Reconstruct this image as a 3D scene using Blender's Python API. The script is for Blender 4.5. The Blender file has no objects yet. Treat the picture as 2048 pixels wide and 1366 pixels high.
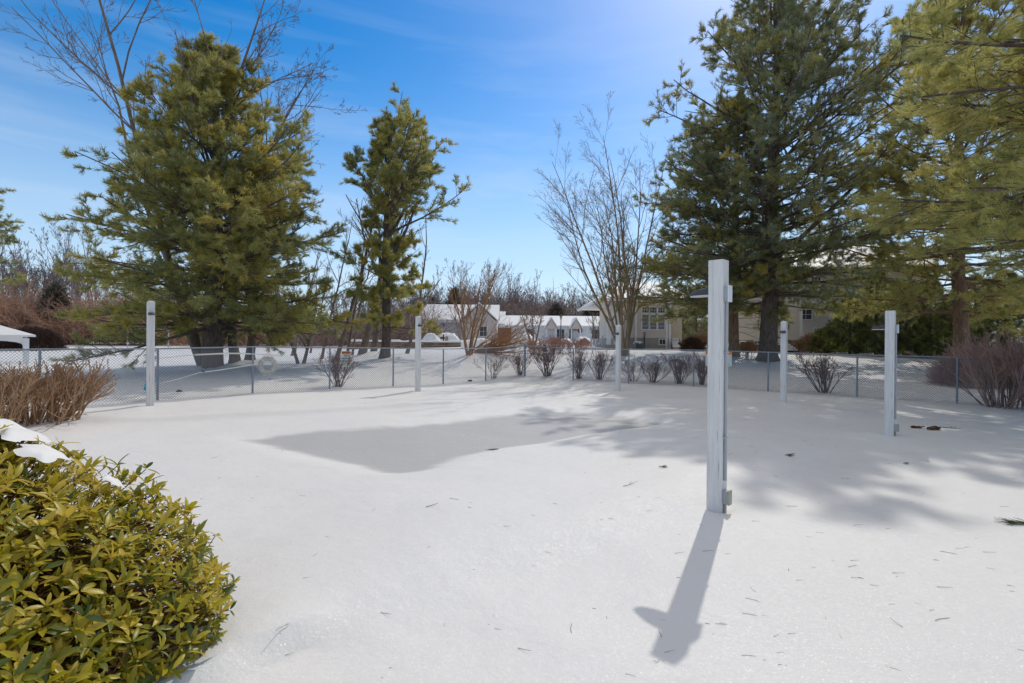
import bpy, math, random
import numpy as np
from mathutils import Matrix, Vector
R = math.radians
sc = bpy.context.scene
COL = sc.collection

# ------------------------------------------------------------------ camera
EYE = 1.5; FPX = 1024.0; ROLL = R(0.5)
cam = bpy.data.cameras.new('camera'); cam.sensor_width = 36; cam.lens = 18
cam.clip_start = 0.05; cam.clip_end = 5000
co = bpy.data.objects.new('camera', cam); COL.objects.link(co)
co.matrix_world = Matrix.Translation((0, 0, EYE)) @ Matrix.Rotation(R(90), 4, 'X') @ Matrix.Rotation(ROLL, 4, 'Z')
sc.camera = co

# ------------------------------------------------------------------ world
SUN_EL = R(43.6); SUN_AZ = R(27)           # azimuth from +Y towards +X
w = bpy.data.worlds.new('World'); sc.world = w; w.use_nodes = True
nt = w.node_tree; nt.nodes.clear()
def nn(t, kind, **kw):
    n = t.nodes.new(kind)
    for k, v in kw.items():
        if k in n.inputs: n.inputs[k].default_value = v
        else: setattr(n, k, v)
    return n
sky = nn(nt, 'ShaderNodeTexSky', sky_type='NISHITA', sun_disc=False, sun_elevation=SUN_EL, sun_rotation=SUN_AZ,
         altitude=50, air_density=1.0, dust_density=0.4, ozone_density=2.0)
hs = nn(nt, 'ShaderNodeHueSaturation', Saturation=1.52, Value=1.07)
tc = nn(nt, 'ShaderNodeTexCoord')
mp = nn(nt, 'ShaderNodeMapping'); mp.inputs['Scale'].default_value = (1.1, 0.8, 9.0); mp.inputs['Rotation'].default_value = (0.10, 0.16, 0.3)
nz = nn(nt, 'ShaderNodeTexNoise', Scale=1.7, Detail=7.0, Roughness=0.55, Distortion=0.4)
cr = nn(nt, 'ShaderNodeValToRGB'); cr.color_ramp.elements[0].position = 0.48; cr.color_ramp.elements[1].position = 0.82
sx = nn(nt, 'ShaderNodeSeparateXYZ')
mr = nn(nt, 'ShaderNodeMapRange'); mr.inputs['From Min'].default_value = 0.0; mr.inputs['From Max'].default_value = 0.6
mr.inputs['To Min'].default_value = 0.5; mr.inputs['To Max'].default_value = 0.12
mu = nn(nt, 'ShaderNodeMath', operation='MULTIPLY')
mx = nn(nt, 'ShaderNodeMix', data_type='RGBA')
mx.inputs[7].default_value = (6.0, 6.6, 7.4, 1)
bg = nn(nt, 'ShaderNodeBackground', Strength=0.15)
out = nn(nt, 'ShaderNodeOutputWorld')
L = nt.links.new
L(sky.outputs[0], hs.inputs['Color']); L(tc.outputs['Generated'], mp.inputs[0]); L(mp.outputs[0], nz.inputs['Vector'])
L(nz.outputs[0], cr.inputs[0]); L(tc.outputs['Generated'], sx.inputs[0]); L(sx.outputs[2], mr.inputs[0])
L(cr.outputs[0], mu.inputs[0]); L(mr.outputs[0], mu.inputs[1]); L(mu.outputs[0], mx.inputs[0])
# pale haze low over the horizon, white fill light added overhead, out of view
hz_ = nn(nt, 'ShaderNodeMapRange', interpolation_type='SMOOTHSTEP'); hz_.inputs['From Min'].default_value = -0.02; hz_.inputs['From Max'].default_value = 0.50; hz_.inputs['To Min'].default_value = 0.85; hz_.inputs['To Max'].default_value = 0.0
mh = nn(nt, 'ShaderNodeMix', data_type='RGBA'); mh.inputs[7].default_value = (4.6, 5.9, 7.4, 1)
zc_ = nn(nt, 'ShaderNodeMapRange', interpolation_type='SMOOTHSTEP'); zc_.inputs['From Min'].default_value = 0.62; zc_.inputs['From Max'].default_value = 0.78
mz = nn(nt, 'ShaderNodeMix', data_type='RGBA'); mz.inputs[7].default_value = (6.2, 5.7, 5.1, 1)
L(sx.outputs[2], hz_.inputs[0]); L(sx.outputs[2], zc_.inputs[0]); L(hz_.outputs[0], mh.inputs[0]); L(zc_.outputs[0], mz.inputs[0])
L(hs.outputs[0], mh.inputs[6]); L(mh.outputs[2], mx.inputs[6]); L(mx.outputs[2], mz.inputs[6]); L(mz.outputs[2], bg.inputs[0]); L(bg.outputs[0], out.inputs[0])
# ------------------------------------------------------------------ sun
sl = bpy.data.lights.new('sun', 'SUN'); sl.energy = 2.2; sl.angle = R(0.6); sl.color = (1.0, 0.95, 0.87)
so = bpy.data.objects.new('sun', sl); COL.objects.link(so)
sdir = Vector((math.sin(SUN_AZ) * math.cos(SUN_EL), math.cos(SUN_AZ) * math.cos(SUN_EL), math.sin(SUN_EL)))
so.rotation_euler = sdir.to_track_quat('Z', 'Y').to_euler(); so.location = (0, 0, 30)
sc.view_settings.view_transform = 'Standard'; sc.view_settings.look = 'None'
sc.view_settings.exposure = -0.15; sc.view_settings.gamma = 1.0
sc.cycles.max_bounces = 10; sc.cycles.diffuse_bounces = 7; sc.cycles.transparent_max_bounces = 8; sc.cycles.transmission_bounces = 4

# ------------------------------------------------------------------ helpers
def un(px, py, d):
    """point at depth d (metres along +Y) seen at photo pixel px,py"""
    dx, dy = px - 1024.0, py - 683.0; c, s = math.cos(ROLL), math.sin(ROLL)
    u = dx * c + dy * s; v = -dx * s + dy * c
    return (u / FPX * d, d, EYE - v / FPX * d)
rng = np.random.default_rng(7)
def norm(v): return v / np.maximum(np.linalg.norm(v, axis=-1, keepdims=True), 1e-9)

class MB:
    def __init__(s): s.v = []; s.q = []; s.t = []; s.n = 0; s.a = []; s.poly = []
    def add(s, v, q=None, t=None, a=None, poly=None):
        v = np.asarray(v, float).reshape(-1, 3)
        if q is not None and len(q): s.q.append(np.asarray(q, int).reshape(-1, 4) + s.n)
        if t is not None and len(t): s.t.append(np.asarray(t, int).reshape(-1, 3) + s.n)
        if poly:
            for p in poly: s.poly.append([i + s.n for i in p])
        s.v.append(v); s.a.append(np.full(len(v), 0.5) if a is None else np.asarray(a, float)); s.n += len(v)
        return s
    def tube(s, P, Rr, sides=5, cap=False, a=None):
        P = np.asarray(P, float); Rr = np.asarray(Rr, float)
        if P.ndim == 2: P = P[None]; Rr = Rr[None]
        n, m, _ = P.shape
        T = norm(np.gradient(P, axis=1)); mean = norm(P[:, -1] - P[:, 0])
        ref = np.where(np.abs(mean[:, 2:3]) > 0.8, np.array([[1.0, 0.13, 0]]), np.array([[0, 0.1, 1.0]]))[:, None, :]
        N = norm(np.cross(T, np.broadcast_to(ref, T.shape))); B = np.cross(T, N)
        th = np.arange(sides) * 2 * np.pi / sides
        V = P[:, :, None] + Rr[:, :, None, None] * (np.cos(th)[:, None] * N[:, :, None] + np.sin(th)[:, None] * B[:, :, None])
        i = np.arange(n)[:, None, None] * m * sides; j = np.arange(m - 1)[None, :, None] * sides; k = np.arange(sides)[None, None, :]
        k2 = (k + 1) % sides
        q = np.stack([i + j + k, i + j + k2, i + j + sides + k2, i + j + sides + k], -1).reshape(-1, 4)
        if a is not None: a = np.repeat(np.asarray(a, float), m * sides)
        poly = []
        if cap:
            for p in range(n):
                b = p * m * sides
                poly.append([b + z for z in range(sides)][::-1]); poly.append([b + (m - 1) * sides + z for z in range(sides)])
        return s.add(V, q=q, a=a, poly=poly)
    def box(s, lo, hi, M=None):
        x0, y0, z0 = lo; x1, y1, z1 = hi
        v = np.array([(x0,y0,z0),(x1,y0,z0),(x1,y1,z0),(x0,y1,z0),(x0,y0,z1),(x1,y0,z1),(x1,y1,z1),(x0,y1,z1)], float)
        if M is not None: v = xf(v, M)
        return s.add(v, q=[(0,3,2,1),(4,5,6,7),(0,1,5,4),(1,2,6,5),(2,3,7,6),(3,0,4,7)])
    def lathe(s, prof, c=(0,0,0), n=16, M=None):
        prof = np.asarray(prof, float); m = len(prof); th = np.arange(n) * 2 * np.pi / n
        V = np.stack([prof[:, 0:1] * np.cos(th), prof[:, 0:1] * np.sin(th), np.repeat(prof[:, 1:2], n, 1)], -1).reshape(-1, 3) + np.array(c)
        if M is not None: V = xf(V, M)
        q = [(j*n+k, j*n+(k+1) % n, (j+1)*n+(k+1) % n, (j+1)*n+k) for j in range(m-1) for k in range(n)]
        return s.add(V, q=q, poly=[list(range(n))[::-1], [(m-1)*n+k for k in range(n)]])
    def prism(s, pts, axis_vec, M=None):
        """extrude polygon pts (3d) along axis_vec"""
        p = np.asarray(pts, float); n = len(p); V = np.vstack([p, p + np.array(axis_vec)])
        if M is not None: V = xf(V, M)
        return s.add(V, q=[(k, (k+1) % n, n+(k+1) % n, n+k) for k in range(n)], poly=[list(range(n))[::-1], [n+k for k in range(n)]])
    def inst(s, tv, tf, pos, X, Y, Z, sc_, a=None, tri=True):
        """instances of template tv with frames X,Y,Z"""
        n = len(pos); k = len(tv); sc_ = np.asarray(sc_, float).reshape(-1, 1, 1)
        V = pos[:, None] + sc_ * (tv[None, :, 0:1] * X[:, None] + tv[None, :, 1:2] * Y[:, None] + tv[None, :, 2:3] * Z[:, None])
        F = (np.asarray(tf)[None] + (np.arange(n) * k)[:, None, None]).reshape(-1, len(tf[0]))
        if a is not None: a = np.repeat(np.asarray(a, float), k)
        return s.add(V, t=F if tri else None, q=None if tri else F, a=a)
    def mesh(s, name, mat, smooth=False):
        V = np.vstack(s.v); me = bpy.data.meshes.new(name)
        loops = []; tot = []
        if s.q: Q = np.vstack(s.q); loops.append(Q.ravel()); tot.append(np.full(len(Q), 4))
        if s.t: T = np.vstack(s.t); loops.append(T.ravel()); tot.append(np.full(len(T), 3))
        for p in s.poly: loops.append(np.array(p)); tot.append(np.array([len(p)]))
        lv = np.concatenate(loops).astype(np.int32); tt = np.concatenate(tot)
        st = np.concatenate([[0], np.cumsum(tt)[:-1]]).astype(np.int32)
        me.vertices.add(len(V)); me.vertices.foreach_set('co', V.astype(np.float32).ravel())
        me.loops.add(len(lv)); me.loops.foreach_set('vertex_index', lv)
        me.polygons.add(len(st)); me.polygons.foreach_set('loop_start', st)
        me.polygons.foreach_set('use_smooth', np.full(len(st), smooth, dtype=bool))
        A = me.attributes.new('tint', 'FLOAT', 'POINT'); A.data.foreach_set('value', np.concatenate(s.a).astype(np.float32))
        me.update(calc_edges=True); me.validate()
        if mat: me.materials.append(mat)
        return me
    def build(s, name, mat, parent=None, smooth=False):
        o = bpy.data.objects.new(name, s.mesh(name, mat, smooth)); COL.objects.link(o)
        if parent is not None: o.parent = parent
        return o
def xf(v, M):
    A = np.array(M); return v @ A[:3, :3].T + A[:3, 3]
def TM(x, y, z, rz=0): return Matrix.Translation((x, y, z)) @ Matrix.Rotation(rz, 4, 'Z')
def tag(o, label=None, cat=None, group=None, kind=None):
    if label: o['label'] = label
    if cat: o['category'] = cat
    if group: o['group'] = group
    if kind: o['kind'] = kind
    return o
def empty(name, loc, rz=0, label=None, cat=None, group=None):
    o = bpy.data.objects.new(name, None); COL.objects.link(o); o.empty_display_size = 0.2
    o.location = loc; o.rotation_euler = (0, 0, rz); return tag(o, label, cat, group)
def dup(o, loc=None, rz=None, scale=None, label=None, parent=None):
    c = o.copy(); COL.objects.link(c)
    if parent is not None: c.parent = parent
    if loc is not None: c.location = loc
    if rz is not None: c.rotation_euler = (0, 0, rz)
    if scale is not None: c.scale = scale if hasattr(scale, '__len__') else (scale,) * 3
    if label: c['label'] = label
    for ch in list(o.children): dup(ch, parent=c)
    return c

# ------------------------------------------------------------------ materials
def mat(name, col, rough=0.7, var=0.0, vscale=4.0, bump=0.0, bscale=30.0, tint=None, trans=0.0, spec=0.3, metal=0.0, stretch=None, col2=None):
    m = bpy.data.materials.new(name); m.use_nodes = True; t = m.node_tree; b = t.nodes['Principled BSDF']
    b.inputs['Roughness'].default_value = rough; b.inputs['Specular IOR Level'].default_value = spec; b.inputs['Metallic'].default_value = metal
    c = (*col, 1); b.inputs['Base Color'].default_value = c; l = t.links.new; src = None
    vec = None
    if var or bump:
        tcn = nn(t, 'ShaderNodeTexCoord'); vec = tcn.outputs['Object']
        if stretch:
            mpn = nn(t, 'ShaderNodeMapping'); mpn.inputs['Scale'].default_value = stretch; l(vec, mpn.inputs[0]); vec = mpn.outputs[0]
    if tint is not None:                       # colour picked per leaf / per twig from the tint attribute
        at = nn(t, 'ShaderNodeAttribute', attribute_name='tint'); r = nn(t, 'ShaderNodeValToRGB')
        el = r.color_ramp.elements
        while len(el) < len(tint): el.new(0.5)
        for e, (p, cc) in zip(el, tint): e.position = p; e.color = (*cc, 1)
        l(at.outputs['Fac'], r.inputs[0]); src = r.outputs[0]
    if var:
        nzn = nn(t, 'ShaderNodeTexNoise', Scale=vscale, Detail=6.0, Roughness=0.6); l(vec, nzn.inputs['Vector'])
        mr_ = nn(t, 'ShaderNodeMapRange'); mr_.inputs[1].default_value = 0.3; mr_.inputs[2].default_value = 0.7
        mr_.inputs[3].default_value = 1 - var if col2 is None else 0; mr_.inputs[4].default_value = 1 + var if col2 is None else 1
        l(nzn.outputs[0], mr_.inputs[0])
        if col2 is not None:
            mxx = nn(t, 'ShaderNodeMix', data_type='RGBA'); mxx.inputs[6].default_value = c; mxx.inputs[7].default_value = (*col2, 1)
            l(mr_.outputs[0], mxx.inputs[0]); src = mxx.outputs[2]
        else:
            vm = nn(t, 'ShaderNodeVectorMath', operation='SCALE'); l(mr_.outputs[0], vm.inputs['Scale'])
            if src: l(src, vm.inputs[0])
            else: vm.inputs[0].default_value = col
            src = vm.outputs[0]
    if src: l(src, b.inputs['Base Color'])
    if bump:
        n2 = nn(t, 'ShaderNodeTexNoise', Scale=bscale, Detail=5.0); l(vec, n2.inputs['Vector'])
        bp = nn(t, 'ShaderNodeBump', Strength=bump, Distance=0.02); l(n2.outputs[0], bp.inputs['Height']); l(bp.outputs[0], b.inputs['Normal'])
    if trans:
        tr = nn(t, 'ShaderNodeBsdfTranslucent'); ms = nn(t, 'ShaderNodeMixShader'); ms.inputs[0].default_value = trans
        if src: l(src, tr.inputs[0])
        else: tr.inputs[0].default_value = c
        o = t.nodes['Material Output']; l(b.outputs[0], ms.inputs[1]); l(tr.outputs[0], ms.inputs[2]); l(ms.outputs[0], o.inputs[0])
    return m

M = {}
M['paint'] = mat('white_paint_wood', (0.78, 0.745, 0.70), 0.6, 0.12, 3.0, 0.5, 14.0, stretch=(9, 9, 0.6))
M['white'] = mat('white_trim', (0.76, 0.76, 0.75), 0.5, 0.05, 2.0)
M['bronze'] = mat('dark_bronze', (0.07, 0.07, 0.075), 0.5, 0.1)
M['lens'] = mat('milky_lens', (0.6, 0.6, 0.58), 0.3)
M['galv'] = mat('galvanised_steel', (0.25, 0.28, 0.32), 0.5, 0.15, 6.0, metal=0.25, spec=0.5)
M['wire'] = mat('chain_wire', (0.22, 0.24, 0.27), 0.5, 0.1, 6.0, metal=0.3, spec=0.5)
M['conduit'] = mat('grey_conduit', (0.42, 0.43, 0.44), 0.5, 0.1, 5)
M['boxyel'] = mat('weathered_box', (0.42, 0.40, 0.30), 0.6, 0.2, 12)
M['bark_pine'] = mat('pine_bark', (0.13, 0.098, 0.078), 0.95, 0.45, 5.0, 1.0, 9.0, stretch=(2.5, 2.5, 0.7))
M['bark_red'] = mat('brown_bark', (0.24, 0.155, 0.10), 0.95, 0.4, 5.0, 1.0, 9.0, stretch=(2.5, 2.5, 0.7))
M['bark_grey'] = mat('grey_bark', (0.19, 0.15, 0.12), 0.9, 0.3, 3.0, 0.6, 9.0, stretch=(2, 2, 0.8))
M['bark_tan'] = mat('tan_bark', (0.28, 0.20, 0.12), 0.9, 0.3, 3.0, 0.6, 9.0, stretch=(2, 2, 0.8))
M['bark_orange'] = mat('orange_bark', (0.34, 0.19, 0.095), 0.9, 0.3, 3.0)
M['twig_far'] = mat('far_twigs', (0.22, 0.17, 0.155), 0.95, 0.3, 0.2)
M['thicket'] = mat('brown_thicket', (0.25, 0.15, 0.10), 0.95, 0.4, 0.35, tint=[(0, (0.22, 0.13, 0.09)), (0.5, (0.42, 0.24, 0.15)), (1, (0.58, 0.38, 0.25))])
M['hedge'] = mat('brown_hedge', (0.12, 0.07, 0.05), 0.95, tint=[(0, (0.055, 0.035, 0.025)), (0.6, (0.10, 0.055, 0.04)), (1, (0.15, 0.09, 0.06))])
M['euon'] = mat('bush_stems', (0.1, 0.07, 0.06), 0.9, tint=[(0, (0.11, 0.08, 0.065)), (0.6, (0.18, 0.115, 0.095)), (1, (0.30, 0.12, 0.10))])
M['redbush'] = mat('red_stems', (0.2, 0.1, 0.08), 0.9, tint=[(0, (0.20, 0.14, 0.11)), (0.5, (0.38, 0.25, 0.21)), (1, (0.56, 0.32, 0.26))])
M['forsy'] = mat('tan_stems', (0.25, 0.15, 0.08), 0.8, tint=[(0, (0.20, 0.12, 0.07)), (0.5, (0.38, 0.235, 0.135)), (1, (0.52, 0.34, 0.20))])
pine_t = [(0, (0.15, 0.20, 0.115)), (0.35, (0.29, 0.31, 0.145)), (0.7, (0.45, 0.43, 0.14)), (1, (0.62, 0.50, 0.12))]
M['needle'] = mat('pine_needles', (0.06, 0.09, 0.03), 0.55, tint=pine_t, trans=0.58, spec=0.4)
M['needle_y'] = mat('yellow_pine_needles', (0.1, 0.12, 0.03), 0.5, tint=[(0, (0.26, 0.30, 0.12)), (0.5, (0.48, 0.47, 0.17)), (1, (0.72, 0.62, 0.20))], trans=0.58, spec=0.5)
M['needle_b'] = mat('blue_pine_needles', (0.05, 0.08, 0.04), 0.55, tint=[(0, (0.19, 0.235, 0.175)), (0.5, (0.30, 0.335, 0.215)), (0.85, (0.43, 0.41, 0.15)), (1, (0.58, 0.46, 0.10))], trans=0.58, spec=0.5)
M['ever_far'] = mat('far_evergreen', (0.1, 0.1, 0.08), 0.8, tint=[(0, (0.07, 0.07, 0.055)), (0.6, (0.13, 0.12, 0.09)), (1, (0.22, 0.17, 0.12))], trans=.3)
M['ever'] = mat('evergreen_leaf', (0.05, 0.07, 0.03), 0.6, tint=[(0, (0.13, 0.155, 0.08)), (0.6, (0.29, 0.31, 0.12)), (1, (0.56, 0.50, 0.13))], trans=0.5)
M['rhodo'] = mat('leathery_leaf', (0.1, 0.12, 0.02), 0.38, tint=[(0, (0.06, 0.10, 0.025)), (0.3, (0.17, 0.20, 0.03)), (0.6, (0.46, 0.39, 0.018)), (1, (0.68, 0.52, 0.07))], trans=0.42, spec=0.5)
M['stem'] = mat('brown_stem', (0.17, 0.08, 0.04), 0.8, 0.3, 10)
M['snow_obj'] = mat('snow_cover', (0.78, 0.77, 0.76), 0.6, 0.03, 3, 0.5, 4.0)
M['brownleaf'] = mat('brown_leaf', (0.20, 0.10, 0.04), 0.8, 0.3, 30, 0.5, 40)
M['twig'] = mat('dark_twig', (0.09, 0.07, 0.045), 0.9, 0.2, 20)
M['sprig'] = mat('green_sprig', (0.10, 0.12, 0.03), 0.7, tint=[(0, (0.06, 0.08, 0.03)), (1, (0.16, 0.16, 0.04))])
M['found'] = mat('concrete_foundation', (0.36, 0.33, 0.29), 0.9, 0.1, 2)
M['glass'] = mat('window_glass', (0.05, 0.055, 0.065), 0.08, spec=0.8)
M['blind'] = mat('window_blind', (0.22, 0.21, 0.25), 0.5)
M['garage'] = mat('garage_door', (0.66, 0.66, 0.67), 0.6, 0.05)
M['brick'] = mat('brick_face', (0.26, 0.13, 0.09), 0.9, 0.3, 4)
M['wallstone'] = mat('retaining_stone', (0.30, 0.21, 0.15), 0.95, 0.5, 2.5, 1.0, 5)
M['dark'] = mat('dark_metal', (0.05, 0.055, 0.06), 0.5)
M['acgrey'] = mat('ac_grey', (0.25, 0.27, 0.28), 0.6, 0.1)
M['wood'] = mat('brown_wood', (0.16, 0.09, 0.065), 0.8, 0.2, 6)
M['rope'] = mat('white_rope', (0.72, 0.68, 0.62), 0.8)
M['ring'] = mat('weathered_ring', (0.40, 0.37, 0.32), 0.8, 0.3, 6, 0.3, 20, col2=(0.52, 0.51, 0.48))
M['cyan'] = mat('cyan_plastic', (0.02, 0.45, 0.62), 0.5)
M['blue'] = mat('blue_plastic', (0.02, 0.14, 0.55), 0.5)
M['signw'] = mat('sign_white', (0.62, 0.64, 0.58), 0.5, 0.04, 5)
M['signo'] = mat('sign_orange', (0.85, 0.21, 0.02), 0.5)
M['ink'] = mat('sign_ink', (0.04, 0.045, 0.04), 0.6)
M['plaque'] = mat('plaque_wood', (0.36, 0.24, 0.14), 0.7)
def crack(m, col=(0.30, 0.28, 0.26)):           # fine vertical checks in painted timber
    t = m.node_tree; l = t.links.new; b = t.nodes['Principled BSDF']; src = b.inputs['Base Color'].links[0].from_socket
    tcn = nn(t, 'ShaderNodeTexCoord'); mpn = nn(t, 'ShaderNodeMapping'); mpn.inputs['Scale'].default_value = (45, 45, 1.6); l(tcn.outputs['Object'], mpn.inputs[0])
    n_1 = nn(t, 'ShaderNodeTexNoise', Scale=1.0, Detail=3.0, Distortion=0.6); l(mpn.outputs[0], n_1.inputs['Vector'])
    r_1 = nn(t, 'ShaderNodeValToRGB'); e = r_1.color_ramp.elements; e[0].position = .30; e[0].color = (.75, .75, .75, 1); e[1].position = .36; e[1].color = (0, 0, 0, 1); l(n_1.outputs[0], r_1.inputs[0])
    mxx = nn(t, 'ShaderNodeMix', data_type='RGBA'); mxx.inputs[7].default_value = (*col, 1); l(r_1.outputs[0], mxx.inputs[0]); l(src, mxx.inputs[6]); l(mxx.outputs[2], b.inputs['Base Color'])
crack(M['paint'])
def stones(m):
    t = m.node_tree; l = t.links.new; b = t.nodes['Principled BSDF']; tcn = nn(t, 'ShaderNodeTexCoord'); mpn = nn(t, 'ShaderNodeMapping'); mpn.inputs['Rotation'].default_value = (R(90), 0, 0); l(tcn.outputs['Object'], mpn.inputs[0])
    br = nn(t, 'ShaderNodeTexBrick', Scale=1.0); br.inputs['Color1'].default_value = (.20, .13, .09, 1); br.inputs['Color2'].default_value = (.40, .29, .21, 1); br.inputs['Mortar'].default_value = (.10, .08, .07, 1)
    br.inputs['Brick Width'].default_value = .42; br.inputs['Row Height'].default_value = .15; br.inputs['Mortar Size'].default_value = .018; l(mpn.outputs[0], br.inputs['Vector']); l(br.outputs[0], b.inputs['Base Color'])
stones(M['wallstone'])
def siding(name, col, pitch=0.13):
    m = mat(name, col, 0.6); t = m.node_tree; l = t.links.new; b = t.nodes['Principled BSDF']
    g = nn(t, 'ShaderNodeNewGeometry'); s_ = nn(t, 'ShaderNodeSeparateXYZ'); l(g.outputs['Position'], s_.inputs[0])
    d = nn(t, 'ShaderNodeMath', operation='DIVIDE'); d.inputs[1].default_value = pitch; l(s_.outputs[2], d.inputs[0])
    f = nn(t, 'ShaderNodeMath', operation='FRACT'); l(d.outputs[0], f.inputs[0])
    bp = nn(t, 'ShaderNodeBump', Strength=1.0, Distance=0.03); bp.invert = True; l(f.outputs[0], bp.inputs['Height']); l(bp.outputs[0], b.inputs['Normal'])
    return m
M['side_beige'] = siding('beige_siding', (0.68, 0.60, 0.51))
M['side_white'] = siding('pale_siding', (0.78, 0.76, 0.74), 0.2)
M['side_tan'] = siding('tan_siding', (0.62, 0.52, 0.45), 0.2)
def snow_mat():
    m = mat('snow_ground', (0.86, 0.86, 0.86), 0.6, spec=0.22); t = m.node_tree; l = t.links.new; b = t.nodes['Principled BSDF']
    at = nn(t, 'ShaderNodeAttribute', attribute_name='tint'); g = nn(t, 'ShaderNodeNewGeometry')
    n1 = nn(t, 'ShaderNodeTexNoise', Scale=0.55, Detail=6.0, Roughness=0.6); l(g.outputs['Position'], n1.inputs['Vector'])
    r1 = nn(t, 'ShaderNodeValToRGB'); r1.color_ramp.elements[0].position = .3; r1.color_ramp.elements[0].color = (0.72, 0.71, 0.698, 1)
    r1.color_ramp.elements[1].position = .7; r1.color_ramp.elements[1].color = (0.77, 0.758, 0.742, 1); l(n1.outputs[0], r1.inputs[0])
    # slush tone on the pool cover, painted shade beside the ridge
    mx1 = nn(t, 'ShaderNodeMix', data_type='RGBA'); mx1.inputs[7].default_value = (0.47, 0.467, 0.465, 1); l(at.outputs['Fac'], mx1.inputs[0]); l(r1.outputs[0], mx1.inputs[6])
    # scattered needle and bark crumbs
    vo = nn(t, 'ShaderNodeTexVoronoi', Scale=9.0); l(g.outputs['Position'], vo.inputs['Vector'])
    lt = nn(t, 'ShaderNodeMath', operation='LESS_THAN'); lt.inputs[1].default_value = 0.045; l(vo.outputs['Distance'], lt.inputs[0])
    sp = nn(t, 'ShaderNodeSeparateXYZ'); l(vo.outputs['Color'], sp.inputs[0])
    g2 = nn(t, 'ShaderNodeMath', operation='GREATER_THAN'); g2.inputs[1].default_value = 0.9; l(sp.outputs[0], g2.inputs[0])
    mm = nn(t, 'ShaderNodeMath', operation='MULTIPLY'); l(lt.outputs[0], mm.inputs[0]); l(g2.outputs[0], mm.inputs[1])
    m3 = nn(t, 'ShaderNodeMath', operation='MULTIPLY'); m3.inputs[1].default_value = 0.55; l(mm.outputs[0], m3.inputs[0])
    mx2 = nn(t, 'ShaderNodeMix', data_type='RGBA'); mx2.inputs[7].default_value = (0.16, 0.13, 0.10, 1); l(m3.outputs[0], mx2.inputs[0]); l(mx1.outputs[2], mx2.inputs[6])
    l(mx2.outputs[2], b.inputs['Base Color'])
    # crusty grain and soft wind ripples
    a1 = nn(t, 'ShaderNodeTexNoise', Scale=48.0, Detail=4.0, Roughness=0.75); l(g.outputs['Position'], a1.inputs['Vector'])
    a2 = nn(t, 'ShaderNodeTexNoise', Scale=2.2, Detail=4.0); l(g.outputs['Position'], a2.inputs['Vector'])
    b1 = nn(t, 'ShaderNodeBump', Strength=0.30, Distance=0.012); l(a1.outputs[0], b1.inputs['Height'])
    b2 = nn(t, 'ShaderNodeBump', Strength=0.5, Distance=0.06); l(a2.outputs[0], b2.inputs['Height']); l(b1.outputs[0], b2.inputs['Normal'])
    l(b2.outputs[0], b.inputs['Normal'])
    # ice glints: a few tiny facets that are smoother and tilted
    v2 = nn(t, 'ShaderNodeTexVoronoi', Scale=75.0); l(g.outputs['Position'], v2.inputs['Vector'])
    s2 = nn(t, 'ShaderNodeSeparateXYZ'); l(v2.outputs['Color'], s2.inputs[0])
    rr = nn(t, 'ShaderNodeMapRange'); rr.inputs[1].default_value = .6; rr.inputs[2].default_value = 1.0; rr.inputs[3].default_value = .62; rr.inputs[4].default_value = .36; l(s2.outputs[0], rr.inputs[0])
    l(rr.outputs[0], b.inputs['Roughness'])
    # ice crystals: small mirror facets tilted every which way
    v3 = nn(t, 'ShaderNodeTexVoronoi', Scale=380.0); l(g.outputs['Position'], v3.inputs['Vector'])
    sb = nn(t, 'ShaderNodeVectorMath', operation='SUBTRACT'); sb.inputs[1].default_value = (.5, .5, .5); l(v3.outputs['Color'], sb.inputs[0])
    sc2 = nn(t, 'ShaderNodeVectorMath', operation='SCALE'); sc2.inputs['Scale'].default_value = 1.1; l(sb.outputs[0], sc2.inputs[0])
    ad = nn(t, 'ShaderNodeVectorMath', operation='ADD'); l(sc2.outputs[0], ad.inputs[0]); l(g.outputs['Normal'], ad.inputs[1])
    no = nn(t, 'ShaderNodeVectorMath', operation='NORMALIZE'); l(ad.outputs[0], no.inputs[0])
    gl = nn(t, 'ShaderNodeBsdfGlossy', Roughness=0.22); l(no.outputs[0], gl.inputs['Normal'])
    ms = nn(t, 'ShaderNodeMixShader'); ms.inputs[0].default_value = 0.02; l(b.outputs[0], ms.inputs[1]); l(gl.outputs[0], ms.inputs[2]); l(ms.outputs[0], t.nodes['Material Output'].inputs[0])
    return m
M['snow'] = snow_mat()

# ------------------------------------------------------------------ ground height
POSTS = [(300, 817, 11.2), (835.5, 782, 15.4), (1236, 779, 16.5), (1567, 801, 13.3), (1779, 867, 8.55), (1433, 1021, 4.57)]
FL0, FC, FR0 = (-8.23, 11.9), (0.53, 20.4), (11.66, 13.4)          # fence line: left run, corner, right run
def fence_at(px):
    k = (px - 1024) / 1024.0
    (x0, y0), (x1, y1) = (FL0, FC) if px <= 1050 else (FC, FR0)
    # solve x = k*y on the line
    s_ = (k * y0 - x0) / ((x1 - x0) - k * (y1 - y0)); return (x0 + s_ * (x1 - x0), y0 + s_ * (y1 - y0))
FENCE = [(-190, 835), (80, 812), (316, 798), (506, 785), (660, 778), (787, 773), (887, 768), (972, 763), (1050, 757),
         (1147, 762), (1258, 768), (1388, 775), (1537, 783), (1715, 797), (1915, 807), (2170, 824)]
CP = [(0, 0, 0), (-3, 2, 0), (3, 2, 0), (0, 5, 0), (-4, 6, 0), (6, 4, 0), (0, 9, -.04), (9, 6, .02), (-8, 4, .05), (12, 3, .1), (-14, 4, .1), (0, -8, 0), (-20, -8, 0), (20, -8, 0)]
for px, py, d in POSTS: CP.append(un(px, py, d))
for px, py in FENCE:
    x, y = fence_at(px); CP.append((x, y, min(0.2, max(-0.25, un(px, py, y)[2]))))
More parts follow.
